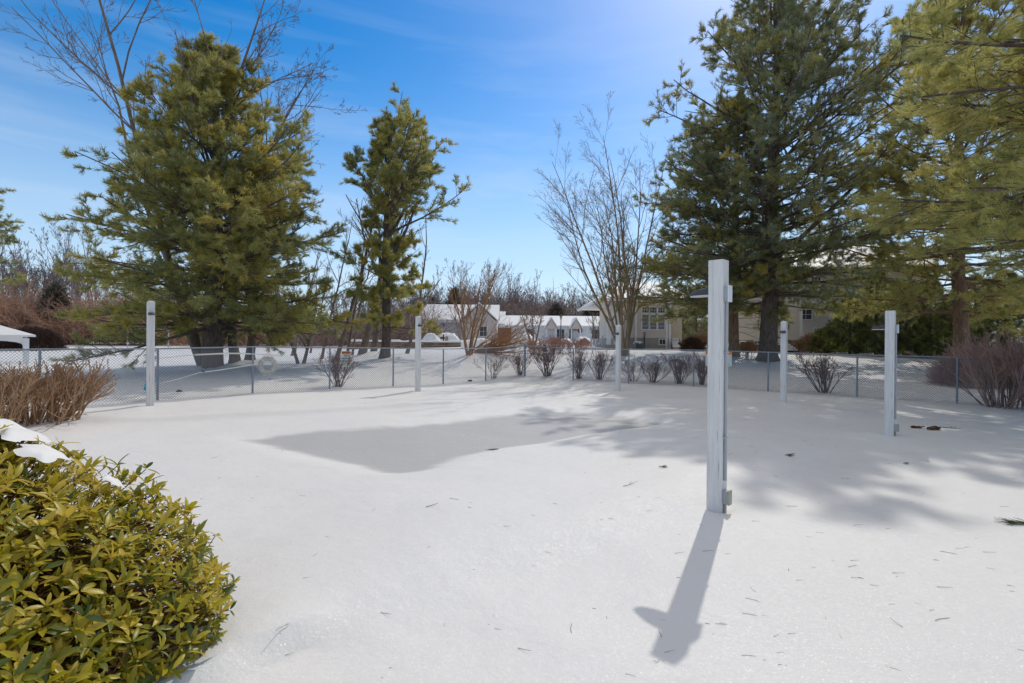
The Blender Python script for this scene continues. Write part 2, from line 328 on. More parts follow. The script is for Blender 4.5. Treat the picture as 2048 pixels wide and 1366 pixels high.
TREES = dict(pineA=(427, 738, 20), pine2=(770, 715, 24), pineB=(1535, 722, 23), pineS=(1468, 713, 25.5), bareR=(1250, 712, 25), orange=(938, 714, 24.5),
             t470=(470, 728, 23), t500=(500, 727, 24.5), t600=(601, 727, 24), t665=(668, 722, 25), t720=(722, 712, 28), t745=(746, 713, 29))
for k, v in TREES.items(): CP.append(un(*v))
CP += [(-28, 30, 0.0), (-45, 45, .5), (-28, 50, .6), (-60, 110, 1.0), (0, 110, 1.4), (60, 110, 1.8), (-8, 60, 1.1), (-6, 45, .9), (8, 36, 1.1), (3, 50, 1.15), (8, 75, 1.2), (0, 75, 1.15),
       (15, 34, 1.1), (25, 30, 1.0), (22, 22, .5), (40, 30, 1.0), (-120, 60, 1.0), (120, 60, 2.0), (-16, 12, .1), (22, 12, .1), (-200, 250, 2), (0, 250, 2), (200, 250, 2)]
CP = np.array(CP, float)
def _U(r): return np.where(r < 1e-9, 0, r * r * np.log(np.maximum(r, 1e-9)))
S_ = 40.0
def _warp(x, y):                             # compress the distance so far points count less
    r = np.hypot(x, y - 8); k = np.log1p(r / 18) / np.maximum(r / 18, 1e-6); k = np.where(r < 1e-6, 1, k); return x * k / S_, (y - 8) * k / S_
cx, cy = _warp(CP[:, 0], CP[:, 1]); n_ = len(CP)
K = _U(np.hypot(cx[:, None] - cx, cy[:, None] - cy)) + np.eye(n_) * 0.004
Pm = np.stack([np.ones(n_), cx, cy], 1)
A_ = np.block([[K, Pm], [Pm.T, np.zeros((3, 3))]]); W_ = np.linalg.solve(A_, np.concatenate([CP[:, 2], np.zeros(3)]))
def polyline_side(x, y, pts):
    """signed distance (left +) to an open polyline"""
    best = np.full(np.shape(x), 1e9); sg = np.zeros(np.shape(x)); tt = np.zeros(np.shape(x))
    for (ax, ay), (bx, by) in zip(pts[:-1], pts[1:]):
        ex, ey = bx - ax, by - ay; L2 = ex * ex + ey * ey
        s_ = np.clip(((x - ax) * ex + (y - ay) * ey) / L2, 0, 1); dx, dy = x - ax - s_ * ex, y - ay - s_ * ey
        d = np.hypot(dx, dy); c = d < best; sg = np.where(c, np.sign(ex * (y - ay) - ey * (x - ax)), sg); best = np.where(c, d, best)
    return best, sg
def gp(px, py):                              # level-ground point seen at a pixel
    dx, dy = px - 1024.0, py - 683.0; c, s = math.cos(ROLL), math.sin(ROLL); v = -dx * s + dy * c; u = dx * c + dy * s
    d = EYE * FPX / v; return (u / FPX * d, d)
POOL = [gp(*p) for p in [(465, 868), (560, 856), (700, 846), (880, 832), (960, 820), (1050, 810), (1130, 806), (1250, 818), (1345, 834), (1250, 849), (1110, 870), (990, 890), (925, 903), (885, 922),
                         (850, 933), (800, 938), (750, 934), (710, 920), (620, 903), (540, 884)]]
LEDGE = [gp(*p) for p in [(700, 1250), (930, 1145), (1180, 1068), (1330, 1015), (1440, 978), (1600, 918), (1740, 862), (1800, 835)]]
LEDGE2 = [gp(*p) for p in [(180, 842), (330, 838), (600, 822), (800, 806), (1000, 792), (1200, 792), (1420, 800)]]
RISE = [gp(*p) for p in [(300, 850), (500, 890), (700, 950), (850, 965), (1000, 925), (1200, 880), (1450, 835)]]
def inpoly(x, y, P):
    ins = np.zeros(np.shape(x), bool); n = len(P)
    for i in range(n):
        (x0, y0), (x1, y1) = P[i], P[(i + 1) % n]
        c = ((y0 > y) != (y1 > y)) & (x < (x1 - x0) * (y - y0) / (y1 - y0 + 1e-12) + x0); ins ^= c
    return ins
def pool_sd(x, y):
    d, _ = polyline_side(x, y, POOL + [POOL[0]]); return np.where(inpoly(x, y, POOL), d, -d)
def sm(t): t = np.clip(t, 0, 1); return t * t * (3 - 2 * t)
def wav(x, y, s, ph): return np.sin(x * s + ph + 1.3 * np.sin(y * s * .7 + ph)) * np.cos(y * s * 1.1 - ph * 2 + .9 * np.sin(x * s * .6))
MOUNDS = []                                  # (x, y, radius, height) snow swept up against trunks and kerbs
for k, h, r in (('pineA', .18, .8), ('t470', .25, .6), ('t500', .22, .6), ('t720', .25, .7), ('t745', .2, .6), ('bareR', .15, .9), ('orange', .22, 1.2), ('pineB', .12, .9), ('pine2', .15, .7)):
    p = un(*TREES[k]); MOUNDS.append((p[0] + r * .5, p[1] + .25, r, h))
for px, py, d in POSTS:                       # little melt bowls round the posts
    p = un(px, py, d); MOUNDS += [(p[0], p[1], .32, .035), (p[0], p[1], .15, -.055)]
def gz(x, y):
    x = np.asarray(x, float); y = np.asarray(y, float); wx, wy = _warp(x, y)
    z = W_[-3] + W_[-2] * wx + W_[-1] * wy
    for i in range(n_): z = z + W_[i] * _U(np.hypot(wx - cx[i], wy - cy[i]))
    near = sm((22 - np.hypot(x, y - 8)) / 8)
    psd = pool_sd(x, y); z = z - near * 0.10 * sm((psd + 0.45) / 0.75)
    d, s = polyline_side(x, y, LEDGE); z = z + near * 0.11 * sm((s * d + .35) / .7) * sm((4.0 - d) / 3.6) * sm((x + 2.6) / 1.5) * sm((5.2 - x) / 1.6)
    d, s = polyline_side(x, y, LEDGE2); z = z + near * 0.05 * np.exp(-(d / .5) ** 2)
    z = z + near * (0.016 * wav(x, y, 1.1, .4) + 0.007 * wav(x, y, 2.7, 2.0)) + (1 - near) * .05 * wav(x, y, .35, 1.0)
    for mx_, my_, r, h in MOUNDS: z = z + h * np.exp(-((x - mx_) ** 2 + (y - my_) ** 2) / (r * r))
    return z
def g1(x, y): return float(gz(np.array([x]), np.array([y]))[0])
def on(px, d, dz=0.0, py=690):
    x = un(px, py, d)[0]; return (x, d, g1(x, d) + dz)

def axis(dense0, dense1, step, far0, far1):
    a = [np.arange(dense0, dense1 + 1e-6, step)]; x = dense1; s = step; r = []
    while x < far1: s = min(s * 1.09, 25); x += s; r.append(x)
    x = dense0; s = step; l_ = []
    while x > far0: s = min(s * 1.09, 25); x -= s; l_.append(x)
    return np.concatenate([np.array(l_[::-1]), a[0], np.array(r)])
gx = axis(-9, 11, 0.09, -1500, 1500); gy = axis(1.5, 19, 0.09, -60, 2500)
XX, YY = np.meshgrid(gx, gy); ZZ = gz(XX, YY)
slush_shade = sm((pool_sd(XX, YY) + .02 + .05 * wav(XX, YY, 5, 1) + .04 * wav(XX, YY, 9, 2)) / 0.26) * sm((22 - np.hypot(XX, YY - 8)) / 8)
d_, s_ = polyline_side(XX, YY, LEDGE2); slush_shade = np.maximum(slush_shade, 0.30 * np.exp(-((d_ * 1.0 - .3) / .22) ** 2) * (s_ < 0) * (XX < -1.5) * (YY < 14))  # shade of the low ridge's near side painted into the snow colour
nx, ny = len(gx), len(gy)
I = (np.arange(ny - 1)[:, None] * nx + np.arange(nx - 1)).ravel()
g = MB(); g.add(np.stack([XX, YY, ZZ], -1), q=np.stack([I, I + 1, I + nx + 1, I + nx], 1), a=slush_shade.ravel())
tag(g.build('snow_ground', M['snow'], smooth=True), kind='structure')
# ================================================================== pool lamp posts
def post_frames(kind): return {'nw': R(135), 'se': R(-45), 'sw': R(-135)}[kind]
def make_post(name, loc, fix, label, conduit=False, h=2.24, lean=0.0, cap='chamfer'):
    t = empty(name, loc, R(45), label, 'light post', 'white timber light posts around the pool')
    w2 = 0.066; c = 0.006; b = MB()
    ring = lambda k, z: [(k*w2-c*k, -k*w2, z), (k*w2, -k*w2+c, z), (k*w2, k*w2-c, z), (k*w2-c, k*w2, z), (-k*w2+c, k*w2, z), (-k*w2, k*w2-c, z), (-k*w2, -k*w2+c, z), (-k*w2+c, -k*w2, z)]
    zs = [(1, -0.3), (1, h*.25), (1, h*.5), (1, h*.75), (1, h-.02), (.93, h-.002), (.55, h+.012)] if cap == 'chamfer' else [(1, -0.3), (1, h*.3), (1, h*.6), (1, h-.004), (.97, h)]
    V = [p for k, z in zs for p in ring(k, z)]; n = 8; m = len(zs)
    b.add(V, q=[(j*n+k, j*n+(k+1) % n, (j+1)*n+(k+1) % n, (j+1)*n+k) for j in range(m-1) for k in range(n)], poly=[[(m-1)*n+k for k in range(n)]])
    b.build('post_shaft', M['paint'], t)
    # wedge shaped lamp head: local direction of the lamp, relative to the 45 degree frame
    a = post_frames(fix) - R(45); Mx = Matrix.Rotation(a, 4, 'Z') @ Matrix.Translation((w2 + .001, 0, h - 0.30))
    b = MB(); n = 12; top = []; bot = []; L_ = 0.205; W_h = 0.068
    for i in range(n + 1):
        ph = math.pi * (i / n - .5); top.append((L_ * math.cos(ph) * .25, W_h * .8 * math.sin(ph), .06)); bot.append((L_ * math.cos(ph) ** .8, W_h * math.sin(ph), .008))
    mid = [((p[0] + q[0]) * .56, (p[1] + q[1]) * .5, .044) for p, q in zip(top, bot)]
    low = [(p[0], p[1], 0.0) for p in bot]
    V = xf(np.array(top + mid + bot + low), Mx); k = n + 1
    q = [(r*k+i, r*k+i+1, (r+1)*k+i+1, (r+1)*k+i) for r in range(3) for i in range(n)]
    b.add(V, q=q, poly=[list(range(k)), list(range(3*k, 4*k))[::-1], [0, k, 2*k, 3*k, 4*k-1, 3*k-1, 2*k-1, k-1]])
    f = b.build('lamp_head', M['bronze'], t)
    b = MB(); V = [(p[0] * .93 + .003, p[1] * .9, -0.004) for p in bot]; b.prism(V, (0, 0, -.012), Mx); b.build('lamp_lens', M['lens'], f)
    if conduit:
        Mc = Matrix.Rotation(a + math.pi, 4, 'Z') @ Matrix.Translation((w2 + .001, 0, 0))
        oy = -0.012
        b = MB(); b.tube(xf(np.array([(.013, oy, .30 if conduit == 1 else .16), (.013, oy, h - .36)]), Mc), [.0125] * 2, 10, cap=True)
        for z in (h * .5 + .3, h * .3): b.box((0, oy - .03, z), (.028, oy + .03, z + .012), Mc)
        cd = b.build('conduit', M['conduit'], t, smooth=False)
        b = MB(); b.box((0, oy - .034, h - .37), (.035, oy + .034, h - .235), Mc); jb = b.build('junction_box', M['conduit'], t)
        b = MB(); b.box((.036, oy - .038, h - .375), (.046, oy + .038, h - .23), Mc); b.build('cover_plate', M['white'], jb)
        z0 = .10
        b = MB(); b.box((0, oy - .028, z0), (.045, oy + .028, z0 + .115), Mc); lb = b.build('outlet_box', M['conduit'], t)
        b = MB(); b.box((.046, oy - .034, z0 - .005), (.06, oy + .034, z0 + .12), Mc); b.build('outlet_cover', M['boxyel'], lb)
        b = MB(); b.tube(xf(np.array([(.013, oy, -.1), (.013, oy, z0)]), Mc), [.0125] * 2, 10); b.build('conduit_stub', M['boxyel'], t)
    return t
LAB = ['leftmost white light post, beside the brown twiggy shrub', 'white light post in front of the fence below the roof of the garage house',
       'thin white light post in front of the bare multi-stemmed tree', 'white light post standing right of the big dark pine trunk',
       'white light post with a pipe down its right side, rightmost of all', 'nearest and tallest looking white light post with grey pipe and outlet box']
FX = ['se', 'se', 'sw', 'sw', 'nw', 'nw']
HH = [2.30, 2.27, 2.13, 2.12, 2.10, 2.245]
for (px, py, d), lb, fx, h in zip(POSTS, LAB, FX, HH):
    x, y, z = un(px, py, d)
    make_post('light_post', (x, y, g1(x, y) - .005), fx, lb, conduit=(px in (1779, 1433)), h=h, cap='flat' if px == 1433 or px == 1779 else 'chamfer')

# ================================================================== chain link fence
fr = empty('chain_link_fence', (FL0[0], FL0[1], g1(*FL0)), 0, 'galvanised chain link fence with grey posts enclosing the snowy pool yard', 'fence')
f0 = Vector(fr.location); FH = 1.2
fp = []
for px, py in FENCE:
    x, y = fence_at(px); fp.append((x, y, g1(x, y), un(px, py, y)[2]))
ang_l = math.atan2(FC[1] - FL0[1], FC[0] - FL0[0])
for i, (x, y, z, _) in enumerate(fp):
    px = FENCE[i][0]; big = px == 1050; r = .04 if big else .024; hh = FH + (.06 if big else -.02)
    b = MB(); b.lathe([(r, -.2), (r, hh)] + ([(r * .7, hh + .03), (.002, hh + .04)] if big else [(r * 1.15, hh), (r * 1.15, hh + .02), (r * .9, hh + .03)]), (x - f0.x, y - f0.y, z - f0.z), 10)
    b.build('post', M['galv'], fr, smooth=False)
b = MB()
for A, B in zip(fp[:-1], fp[1:]):
    b.tube([(A[0] - f0.x, A[1] - f0.y, A[2] + FH - f0.z), (B[0] - f0.x, B[1] - f0.y, B[2] + FH - f0.z)], [.0165, .0165], 8)
b.build('top_rail', M['galv'], fr, smooth=True)
segs = []; pitch = 0.062
for (xa, ya, za, _), (xb, yb, zb, _) in zip(fp[:-1], fp[1:]):
    Ls = math.hypot(xb - xa, yb - ya); ux, uy = (xb - xa) / Ls, (yb - ya) / Ls; hgt = FH + .025
    lo = -0.02
    nq = int((Ls + hgt) / pitch) + 2
    for sgn in (1, -1):
        for i in range(-nq, nq + 1):
            s0 = i * pitch; # line: s = s0 + sgn*(z-lo)
            zA, zB = lo, hgt
            sA, sB = s0, s0 + sgn * (zB - zA)
            if sgn > 0:
                if sB < 0 or sA > Ls: continue
                if sA < 0: zA -= sA; sA = 0
                if sB > Ls: zB -= (sB - Ls); sB = Ls
            else:
                if sA < 0 or sB > Ls: continue
                if sA > Ls: zA += (sA - Ls); sA = Ls
                if sB < 0: zB += sB; sB = 0
            if zB - zA < .02: continue
            o_ = .0022 * sgn
            pa = (xa + ux * sA - uy * o_ - f0.x, ya + uy * sA + ux * o_ - f0.y, za + (zb - za) * sA / Ls + zA - f0.z)
            pb = (xa + ux * sB - uy * o_ - f0.x, ya + uy * sB + ux * o_ - f0.y, za + (zb - za) * sB / Ls + zB - f0.z)
            segs.append((pa, pb))
sg = np.array(segs); b = MB(); b.tube(sg, np.full((len(sg), 2), .0031), 4)
b.build('chain_link_mesh', M['wire'], fr)

def fence_pt(px, up, off=-.03):
    x, y = fence_at(px); nxy = (0.70, -0.72) if px <= 1050 else (-0.53, -0.85)
    k = -off; return Vector((x + nxy[0] * k, y + nxy[1] * k, g1(x, y) + up))
# ---- life ring
c = fence_pt(534.5, .72); rz = ang_l
lr = empty('life_ring', c, rz, 'weathered white life ring hanging on the fence near the big left pine', 'life ring')
b = MB(); th = np.linspace(0, 2 * np.pi, 37); P = np.stack([.175 * np.cos(th), 0 * th, .175 * np.sin(th)], -1)
b.tube(P, .058 + .003 * np.sin(th * 9), 12); b.build('ring_body', M['ring'], lr, smooth=True)
for a in (45, 135, 225, 315):
    b = MB(); t2 = np.linspace(0, 2 * np.pi, 13); ca, sa = math.cos(R(a)), math.sin(R(a))
    P = np.stack([(.175 + .062 * np.cos(t2)) * ca, .062 * np.sin(t2), (.175 + .062 * np.cos(t2)) * sa], -1); b.tube(P, np.full(13, .009), 5); b.build('strap', M['rope'], lr)
b = MB()
for a0 in range(4):
    ph = np.linspace(R(45 + 90 * a0), R(135 + 90 * a0), 12); bul = .235 + .03 * np.sin(np.linspace(0, np.pi, 12))
    b.tube(np.stack([bul * np.cos(ph), 0 * ph - .02, bul * np.sin(ph)], -1), np.full(12, .006), 5)
b.tube([(-.13, -.01, .20), (-.01, -.02, .34)], [.008] * 2, 5); b.tube([(.13, -.01, .20), (0.01, -.02, .34)], [.008] * 2, 5); b.tube([(0, -.02, .33), (0.01, 0, .43)], [.008] * 2, 5)
b.tube([(-.09, -.03, -.22), (-.10, -.03, -.4), (-.09, -.03, -.55)], [.005] * 3, 5); b.tube([(.05, -.03, -.22), (.06, -.03, -.30)], [.006] * 2, 5)
b.build('grab_line', M['rope'], lr)
b = MB(); b.lathe([(.001, -.02), (.018, -.01), (.022, 0), (.018, .01), (.001, .02)], (.06, -.03, -.36), 8); b.build('toggle', M['blue'], lr)
# ---- float rope
A = fence_pt(318, .42); rp = empty('safety_rope', A, 0, 'long white safety rope looped along the left fence to the life ring', 'rope')
def sag(px0, u0, px1, u1, n=14, s=.03):
    out = []
    for i in range(n + 1):
        k = i / n; out.append(fence_pt(px0 + (px1 - px0) * k, u0 + (u1 - u0) * k - s * math.sin(math.pi * k), -.05) - A)
    return out
b = MB(); b.tube(sag(318, .98, 390, 1.03, s=0), np.full(15, .010), 6); b.tube(sag(390, 1.03, 500, 1.02, s=-.02), np.full(15, .020), 6); b.tube(sag(500, 1.02, 562, .98, s=.0), np.full(15, .012), 6); b.build('upper_line', M['rope'], rp)
b = MB(); b.tube(sag(318, .40, 400, .60, s=.02), np.full(15, .009), 6); b.tube(sag(400, .60, 528, .78, s=.02), np.full(15, .014), 6); b.build('lower_line', M['rope'], rp)
b = MB(); p = fence_pt(405, .62, -.06) - A
for a in (0, 60, 120): b.tube([p + Vector((math.cos(R(a)) * .05, 0, math.sin(R(a)) * .03)), p - Vector((math.cos(R(a)) * .05, 0, math.sin(R(a)) * .03))], [.01] * 2, 5)
b.build('blue_clip', M['blue'], rp)
# ---- cyan rag
A = fence_pt(295, .3); b = MB(); P = [fence_pt(295, .55, -.04) - A, fence_pt(293, .56, -.07) - A, fence_pt(286, .27, -.10) - A, fence_pt(291, .24, -.05) - A, fence_pt(296, .26, -.08) - A]
b.add(P, t=[(0, 1, 4), (1, 2, 3), (1, 3, 4)]); V = np.array([tuple(p + Vector((.0, .006, 0))) for p in P]); b.add(V, t=[(4, 1, 0), (3, 2, 1), (4, 3, 1)])
b.tube([fence_pt(303, .45, -.05) - A, fence_pt(311, .44, -.06) - A, fence_pt(318, .45, -.05) - A], [.012] * 3, 5)
b.tube([fence_pt(303, .45, -.05) - A, fence_pt(296, .50, -.06) - A], [.008] * 2, 5)
o = b.build('cyan_rag', M['cyan']); o.location = A; tag(o, 'bright cyan rag tied to the fence behind the leftmost light post', 'rag')
# ---- signs
def text(txt, size, x, z, mt, parent, y=-.008, bold=0.0):
    cu = bpy.data.curves.new('lettering', 'FONT'); cu.body = txt; cu.size = size; cu.align_x = 'CENTER'; cu.align_y = 'CENTER'; cu.extrude = .0006; cu.offset = bold; cu.resolution_u = 2
    o = bpy.data.objects.new('tmp', cu); COL.objects.link(o); dg = bpy.context.evaluated_depsgraph_get(); me = bpy.data.meshes.new_from_object(o.evaluated_get(dg))
    bpy.data.objects.remove(o); me.materials.clear(); me.materials.append(mt)
    o = bpy.data.objects.new('lettering', me); COL.objects.link(o); o.parent = parent; o.location = (x, y, z); o.rotation_euler = (R(90), 0, 0); return o
def sign(px, up, W, H, rz, label, head, lines, small=True):
    c = fence_pt(px, up, -.05); s = empty('warning_sign', c, rz, label, 'sign')
    b = MB(); b.box((-W/2, -.002, -H/2), (W/2, .002, H/2)); b.build('sign_panel', M['signw'], s)
    hh = H * .19
    b = MB(); b.box((-W/2 + .004, -.005, H/2 - hh), (W/2 - .004, -.0025, H/2 - .004)); hd = b.build('header', M['signo'], s)
    text(head, hh * .78, W * .08, H/2 - hh/2 - .002, M['ink'], hd, -.007, .001)
    b = MB(); b.prism([(-W*.42, -.006, H/2 - hh*.85), (-W*.30, -.006, H/2 - hh*.85), (-W*.36, -.006, H/2 - hh*.15)], (0, -.001, 0)); b.build('alert_triangle', M['ink'], hd)
    for t_, z, sz in lines: text(t_, sz, 0, z, M['ink'], s, -.004, .0012)
    if small:
        b = MB()
        for k in range(4): b.box((-W*.38, -.004, -H/2 + .03 + k*.022), (W*.38 - (.05 if k == 0 else 0), -.0025, -H/2 + .037 + k*.022))
        b.build('small_print', mat('faded_ink', (.35, .36, .34), .7) if 'faded_ink' not in bpy.data.materials else bpy.data.materials['faded_ink'], s)
    return s
sign(691, .87, .285, .46, ang_l, 'white and orange warning sign reading no lifeguard on duty', 'WARNING',
     [('NO', .095, .085), ('LIFEGUARD', .015, .062), ('ON DUTY', -.065, .072)])
ang_r = math.atan2(FR0[1] - FC[1], FR0[0] - FC[0])
sign(1438, .93, .80, .47, ang_r, 'white and orange warning sign half hidden behind the nearest light post', 'WARNING',
     [('SHALLOW', .085, .085), ('WATER', .0, .085), ('NO DIVING', -.085, .085)])

# ================================================================== branch generators
def axis_path(p0, d0, Ln, m, up=0.0, wob=0.1, rg=rng):
    """n paths from p0 (n,3), directions d0 (n,3), lengths Ln (n,)"""
    n = len(p0); P = np.zeros((n, m, 3)); P[:, 0] = p0; d = norm(d0); st = (Ln / (m - 1))[:, None]
    for i in range(1, m):
        d = norm(d + np.array([0, 0, 1.0]) * (up if np.isscalar(up) else np.asarray(up)[:, None]) / (m - 1) + rg.normal(0, wob, (n, 3))); P[:, i] = P[:, i-1] + d * st
    return P
def sample(P, Rr, pi, t):
    m = P.shape[1]; f = t * (m - 1); i = np.minimum(f.astype(int), m - 2); k = (f - i)[:, None]
    a, b = P[pi, i], P[pi, i + 1]; return a + (b - a) * k, norm(b - a), Rr[pi, i] * (1 - k[:, 0]) + Rr[pi, i + 1] * k[:, 0]
def children(P, Rr, k, t0, t1, ang, lf, m, up, wob, rk, tipr, rg, flat=0.0, taper=.6, lmin=0.0):
    n = P.shape[0]; pi = np.repeat(np.arange(n), k); t = t0 + (t1 - t0) * rg.random(n * k)
    pos, T, r = sample(P, Rr, pi, t)
    plen = np.linalg.norm(np.diff(P, axis=1), axis=2).sum(1)[pi]
    q = rg.normal(0, 1, (n * k, 3)); q[:, 2] *= (1 - flat); perp = norm(q - (q * T).sum(1, keepdims=True) * T)
    an = ang * rg.uniform(.75, 1.25, n * k)[:, None]; d = np.cos(an) * T + np.sin(an) * perp
    Ln = np.maximum(plen * lf * (1 - taper * (t - t0) / max(1e-6, (1 - t0))) * rg.uniform(.6, 1.15, n * k), lmin)
    C = axis_path(pos, d, Ln, m, up, wob, rg); r0 = np.maximum(r * rk, tipr)
    RR = r0[:, None] * np.linspace(1, .35, m)[None]; RR = np.maximum(RR, tipr * .7)
    return C, RR
def bare_tree(seed, h, tr, stems=1, spread=.15, levels=(7, 5, 4, 3), up=(.5, .35, .2, .1), ang=(.7, .7, .6, .6), lf=(.55, .5, .5, .55), tip=.006, t0=.3, wob=.06, sides=(9, 5, 4, 3, 3), lean=(0, 0), flare=1.35, taper=.6, twist=0):
    rg = np.random.default_rng(seed); tb = MB(); bb = MB(); az = rg.random(stems) * .6 + np.arange(stems) * 2 * np.pi / stems
    d0 = np.stack([np.cos(az) * spread + lean[0], np.sin(az) * spread + lean[1], np.ones(stems)], 1)
    p0 = np.stack([np.cos(az) * tr * .5 * (stems > 1), np.sin(az) * tr * .5 * (stems > 1), np.full(stems, -.25)], 1)
    Ln = h * rg.uniform(.85, 1.0, stems); m = 11; P = axis_path(p0, d0, Ln, m, .15, wob, rg)
    prof = np.linspace(1, .12, m) ** 1.0; prof[0] *= flare; RR = tr * prof[None] * rg.uniform(.75, 1, (stems, 1)); tb.tube(P, RR, sides[0])
    for i, k in enumerate(levels):
        P, RR = children(P, RR, k, t0 if i == 0 else .15, .97, ang[i], lf[i], 6 if i < 2 else 4, up[i], wob * 1.5, .55, tip, rg, taper=taper)
        bb.tube(P, RR, sides[i + 1])
    return tb, bb
def place_tree(name, seed, loc, mt, label, cat='bare tree', group=None, rz=0, fmt=None, **kw):
    tb, bb = bare_tree(seed, **kw); t = empty(name, loc, rz, label, cat, group)
    tb.build('trunk', mt, t, smooth=True); bb.build('branches', fmt or mt, t); return t

# ---- needle tuft templates (needles along +X)
def tuft_template(n, L_, wd, spread, rg):
    V = []; F = []
    for i in range(n):
        az = rg.random() * 2 * np.pi; sp = spread * (.35 + .65 * rg.random()); x0 = -.5 * L_ * rg.random(); ln = L_ * rg.uniform(.75, 1.1)
        d = np.array([np.cos(sp), np.sin(sp) * np.cos(az), np.sin(sp) * np.sin(az)]); q = np.cross(d, rg.normal(0, 1, 3)); q = q / np.linalg.norm(q) * wd * .5
        base = np.array([x0, 0, 0]); tipp = base + d * ln + np.array([0, 0, -.12 * ln]); k = len(V); V += [base - q, base + q, tipp + q * .4, tipp - q * .4]; F += [(k, k+1, k+2, k+3)]
    return np.array(V), F
_rg = np.random.default_rng(5)
TUFT = [tuft_template(11, .17, .015, 1.05, _rg) for _ in range(4)]
TUFT_BIG = [tuft_template(15, .15, .007, .95, _rg) for _ in range(4)]
def put_tufts(mb, pos, dr, sc_, tint, rg, T4=TUFT):
    n = len(pos); X = norm(dr); q = rg.normal(0, 1, (n, 3)); Y = norm(np.cross(X, q)); Z = np.cross(X, Y)
    which = rg.integers(0, 4, n)
    for w_ in range(4):
        c = which == w_
        if c.any(): mb.inst(T4[w_][0], T4[w_][1], pos[c], X[c], Y[c], Z[c], sc_[c], a=tint[c], tri=False)
def pine(name, loc, label, seed, H, tr, prof, z0, step=.42, nb=5, needles='needle', bark='bark_pine', skip=.12, tdens=4, limbs=(), up=.35, asym=None, rise=(-.05, .55), T4=TUFT, tsc=1.0, k2=9, k3=6, lean=(0, 0), drop=0, ymul=1.0, group=None, zexp=1.0, stubs=10, rvar=(.72, 1.12), tmean=.5):
    """white pine: trunk, whorls of near level limbs, needle tufts on the twigs. prof: [(z, radius)], asym(az,z)->factor"""
    rg = np.random.default_rng(seed); t = empty(name, loc, 0, label, 'pine tree', group)
    m = 16; zz = np.linspace(-.3, H, m); off = np.cumsum(rg.normal(0, .035, (m, 2)), 0); off -= off[0]
    P = np.stack([off[:, 0] + lean[0] * zz / H, off[:, 1] + lean[1] * zz / H, zz], 1); RR = tr * (1 - np.clip(zz / H, 0, 1)) ** .8 + .02; RR[0] *= 1.2; RR[1] *= 1.02
    tb = MB(); tb.tube(P, RR, 12)
    # buttress flare
    for a in range(6):
        az = a * 1.05 + rg.random() * .5; tb.tube([(math.cos(az) * tr * 1.35, math.sin(az) * tr * 1.35, -.12), (math.cos(az) * tr * .9, math.sin(az) * tr * .9, .22), (math.cos(az) * tr * .45, math.sin(az) * tr * .45, .75)], [tr * .25, tr * .3, tr * .2], 6)
    for (za, zb, dxy, Lm, r_) in limbs:          # big ascending limbs
        p0 = np.array([[np.interp(za, zz, P[:, 0]), np.interp(za, zz, P[:, 1]), za]]); Lb = axis_path(p0, np.array([[dxy[0], dxy[1], zb]]), np.array([Lm]), 9, .35, .05, rg); tb.tube(Lb, (r_ * np.linspace(1, .25, 9))[None], 8)
    tb.build('trunk', M[bark], t, smooth=True)
    pz, pr = zip(*prof); st = []; z = z0
    while z < H - .3:
        R_ = np.interp(z, pz, pr); n = max(3, int(round(nb * (.45 + R_ / 7.5)))) if R_ > 1.2 else 3
        a0 = rg.random() * 6.28
        for j in range(n):
            if rg.random() < skip: continue
            az = a0 + j * 6.283 / n + rg.normal(0, .25); k = R_ * rg.uniform(*rvar)
            if asym: k *= asym(az, z)
            if k < .25: continue
            st.append((z + rg.normal(0, .12), az, k))
        z += step * rg.uniform(.75, 1.25) * (1 if z / H < .75 else .75)
    st = np.array(st); zc = st[:, 0]; fr_ = np.clip((zc - z0) / (H - z0), 0, 1); el = rise[0] + (rise[1] - rise[0]) * fr_ ** zexp + rg.normal(0, .09, len(st))
    d0 = np.stack([np.cos(st[:, 1]) * np.cos(el), np.sin(st[:, 1]) * np.cos(el) * ymul, np.sin(el)], 1)
    p0 = np.stack([np.interp(zc, zz, P[:, 0]), np.interp(zc, zz, P[:, 1]), zc], 1)
    B1 = axis_path(p0, d0, st[:, 2], 8, .10 + (up - .10) * np.clip(fr_ * 2.2 - .1, 0, 1), .05, rg); R1 = np.clip(st[:, 2] * .014, .012, .07)[:, None] * np.linspace(1, .25, 8)[None]
    for (za, zb, dxy, Lm, r_) in limbs:
        p0 = np.array([[np.interp(za, zz, P[:, 0]), np.interp(za, zz, P[:, 1]), za]])
    bb = MB(); bb.tube(B1, R1, 5)
    if stubs:                                     # dead lower twigs
        zs_ = rg.uniform(z0 * .45, z0 + 2.5, stubs * 3); az = rg.random(stubs * 3) * 6.28; pd = np.stack([np.interp(zs_, zz, P[:, 0]), np.interp(zs_, zz, P[:, 1]), zs_], 1)
        D = axis_path(pd, np.stack([np.cos(az), np.sin(az), rg.normal(0, .25, stubs*3)], 1), rg.uniform(.4, 2.0, stubs * 3), 6, -.2, .12, rg); DR = np.full((stubs*3, 1), .016) * np.linspace(1, .3, 6)[None]
        bb.tube(D, DR, 4); D2, DR2 = children(D, DR, 5, .2, .95, .8, .45, 4, 0, .12, .5, .004, rg); bb.tube(D2, DR2, 3)
    order = np.argsort(-st[:, 2]); nl = int((st[:, 2] > 3.0).sum()); B1 = B1[order]; R1 = R1[order]; kk = np.where(np.arange(len(B1)) < nl, int(k2 * 1.7), k2)
    hue1 = rg.normal(0, .085, len(B1)); parts_ = []
    for lo_, hi_, kq in ((0, nl, int(k2 * 1.7)), (nl, len(B1), k2)):
        if hi_ > lo_: parts_.append(children(B1[lo_:hi_], R1[lo_:hi_], kq, .18, .98, .85, .40, 6, .10, .06, .5, .005, rg, flat=.85, taper=.5, lmin=.35))
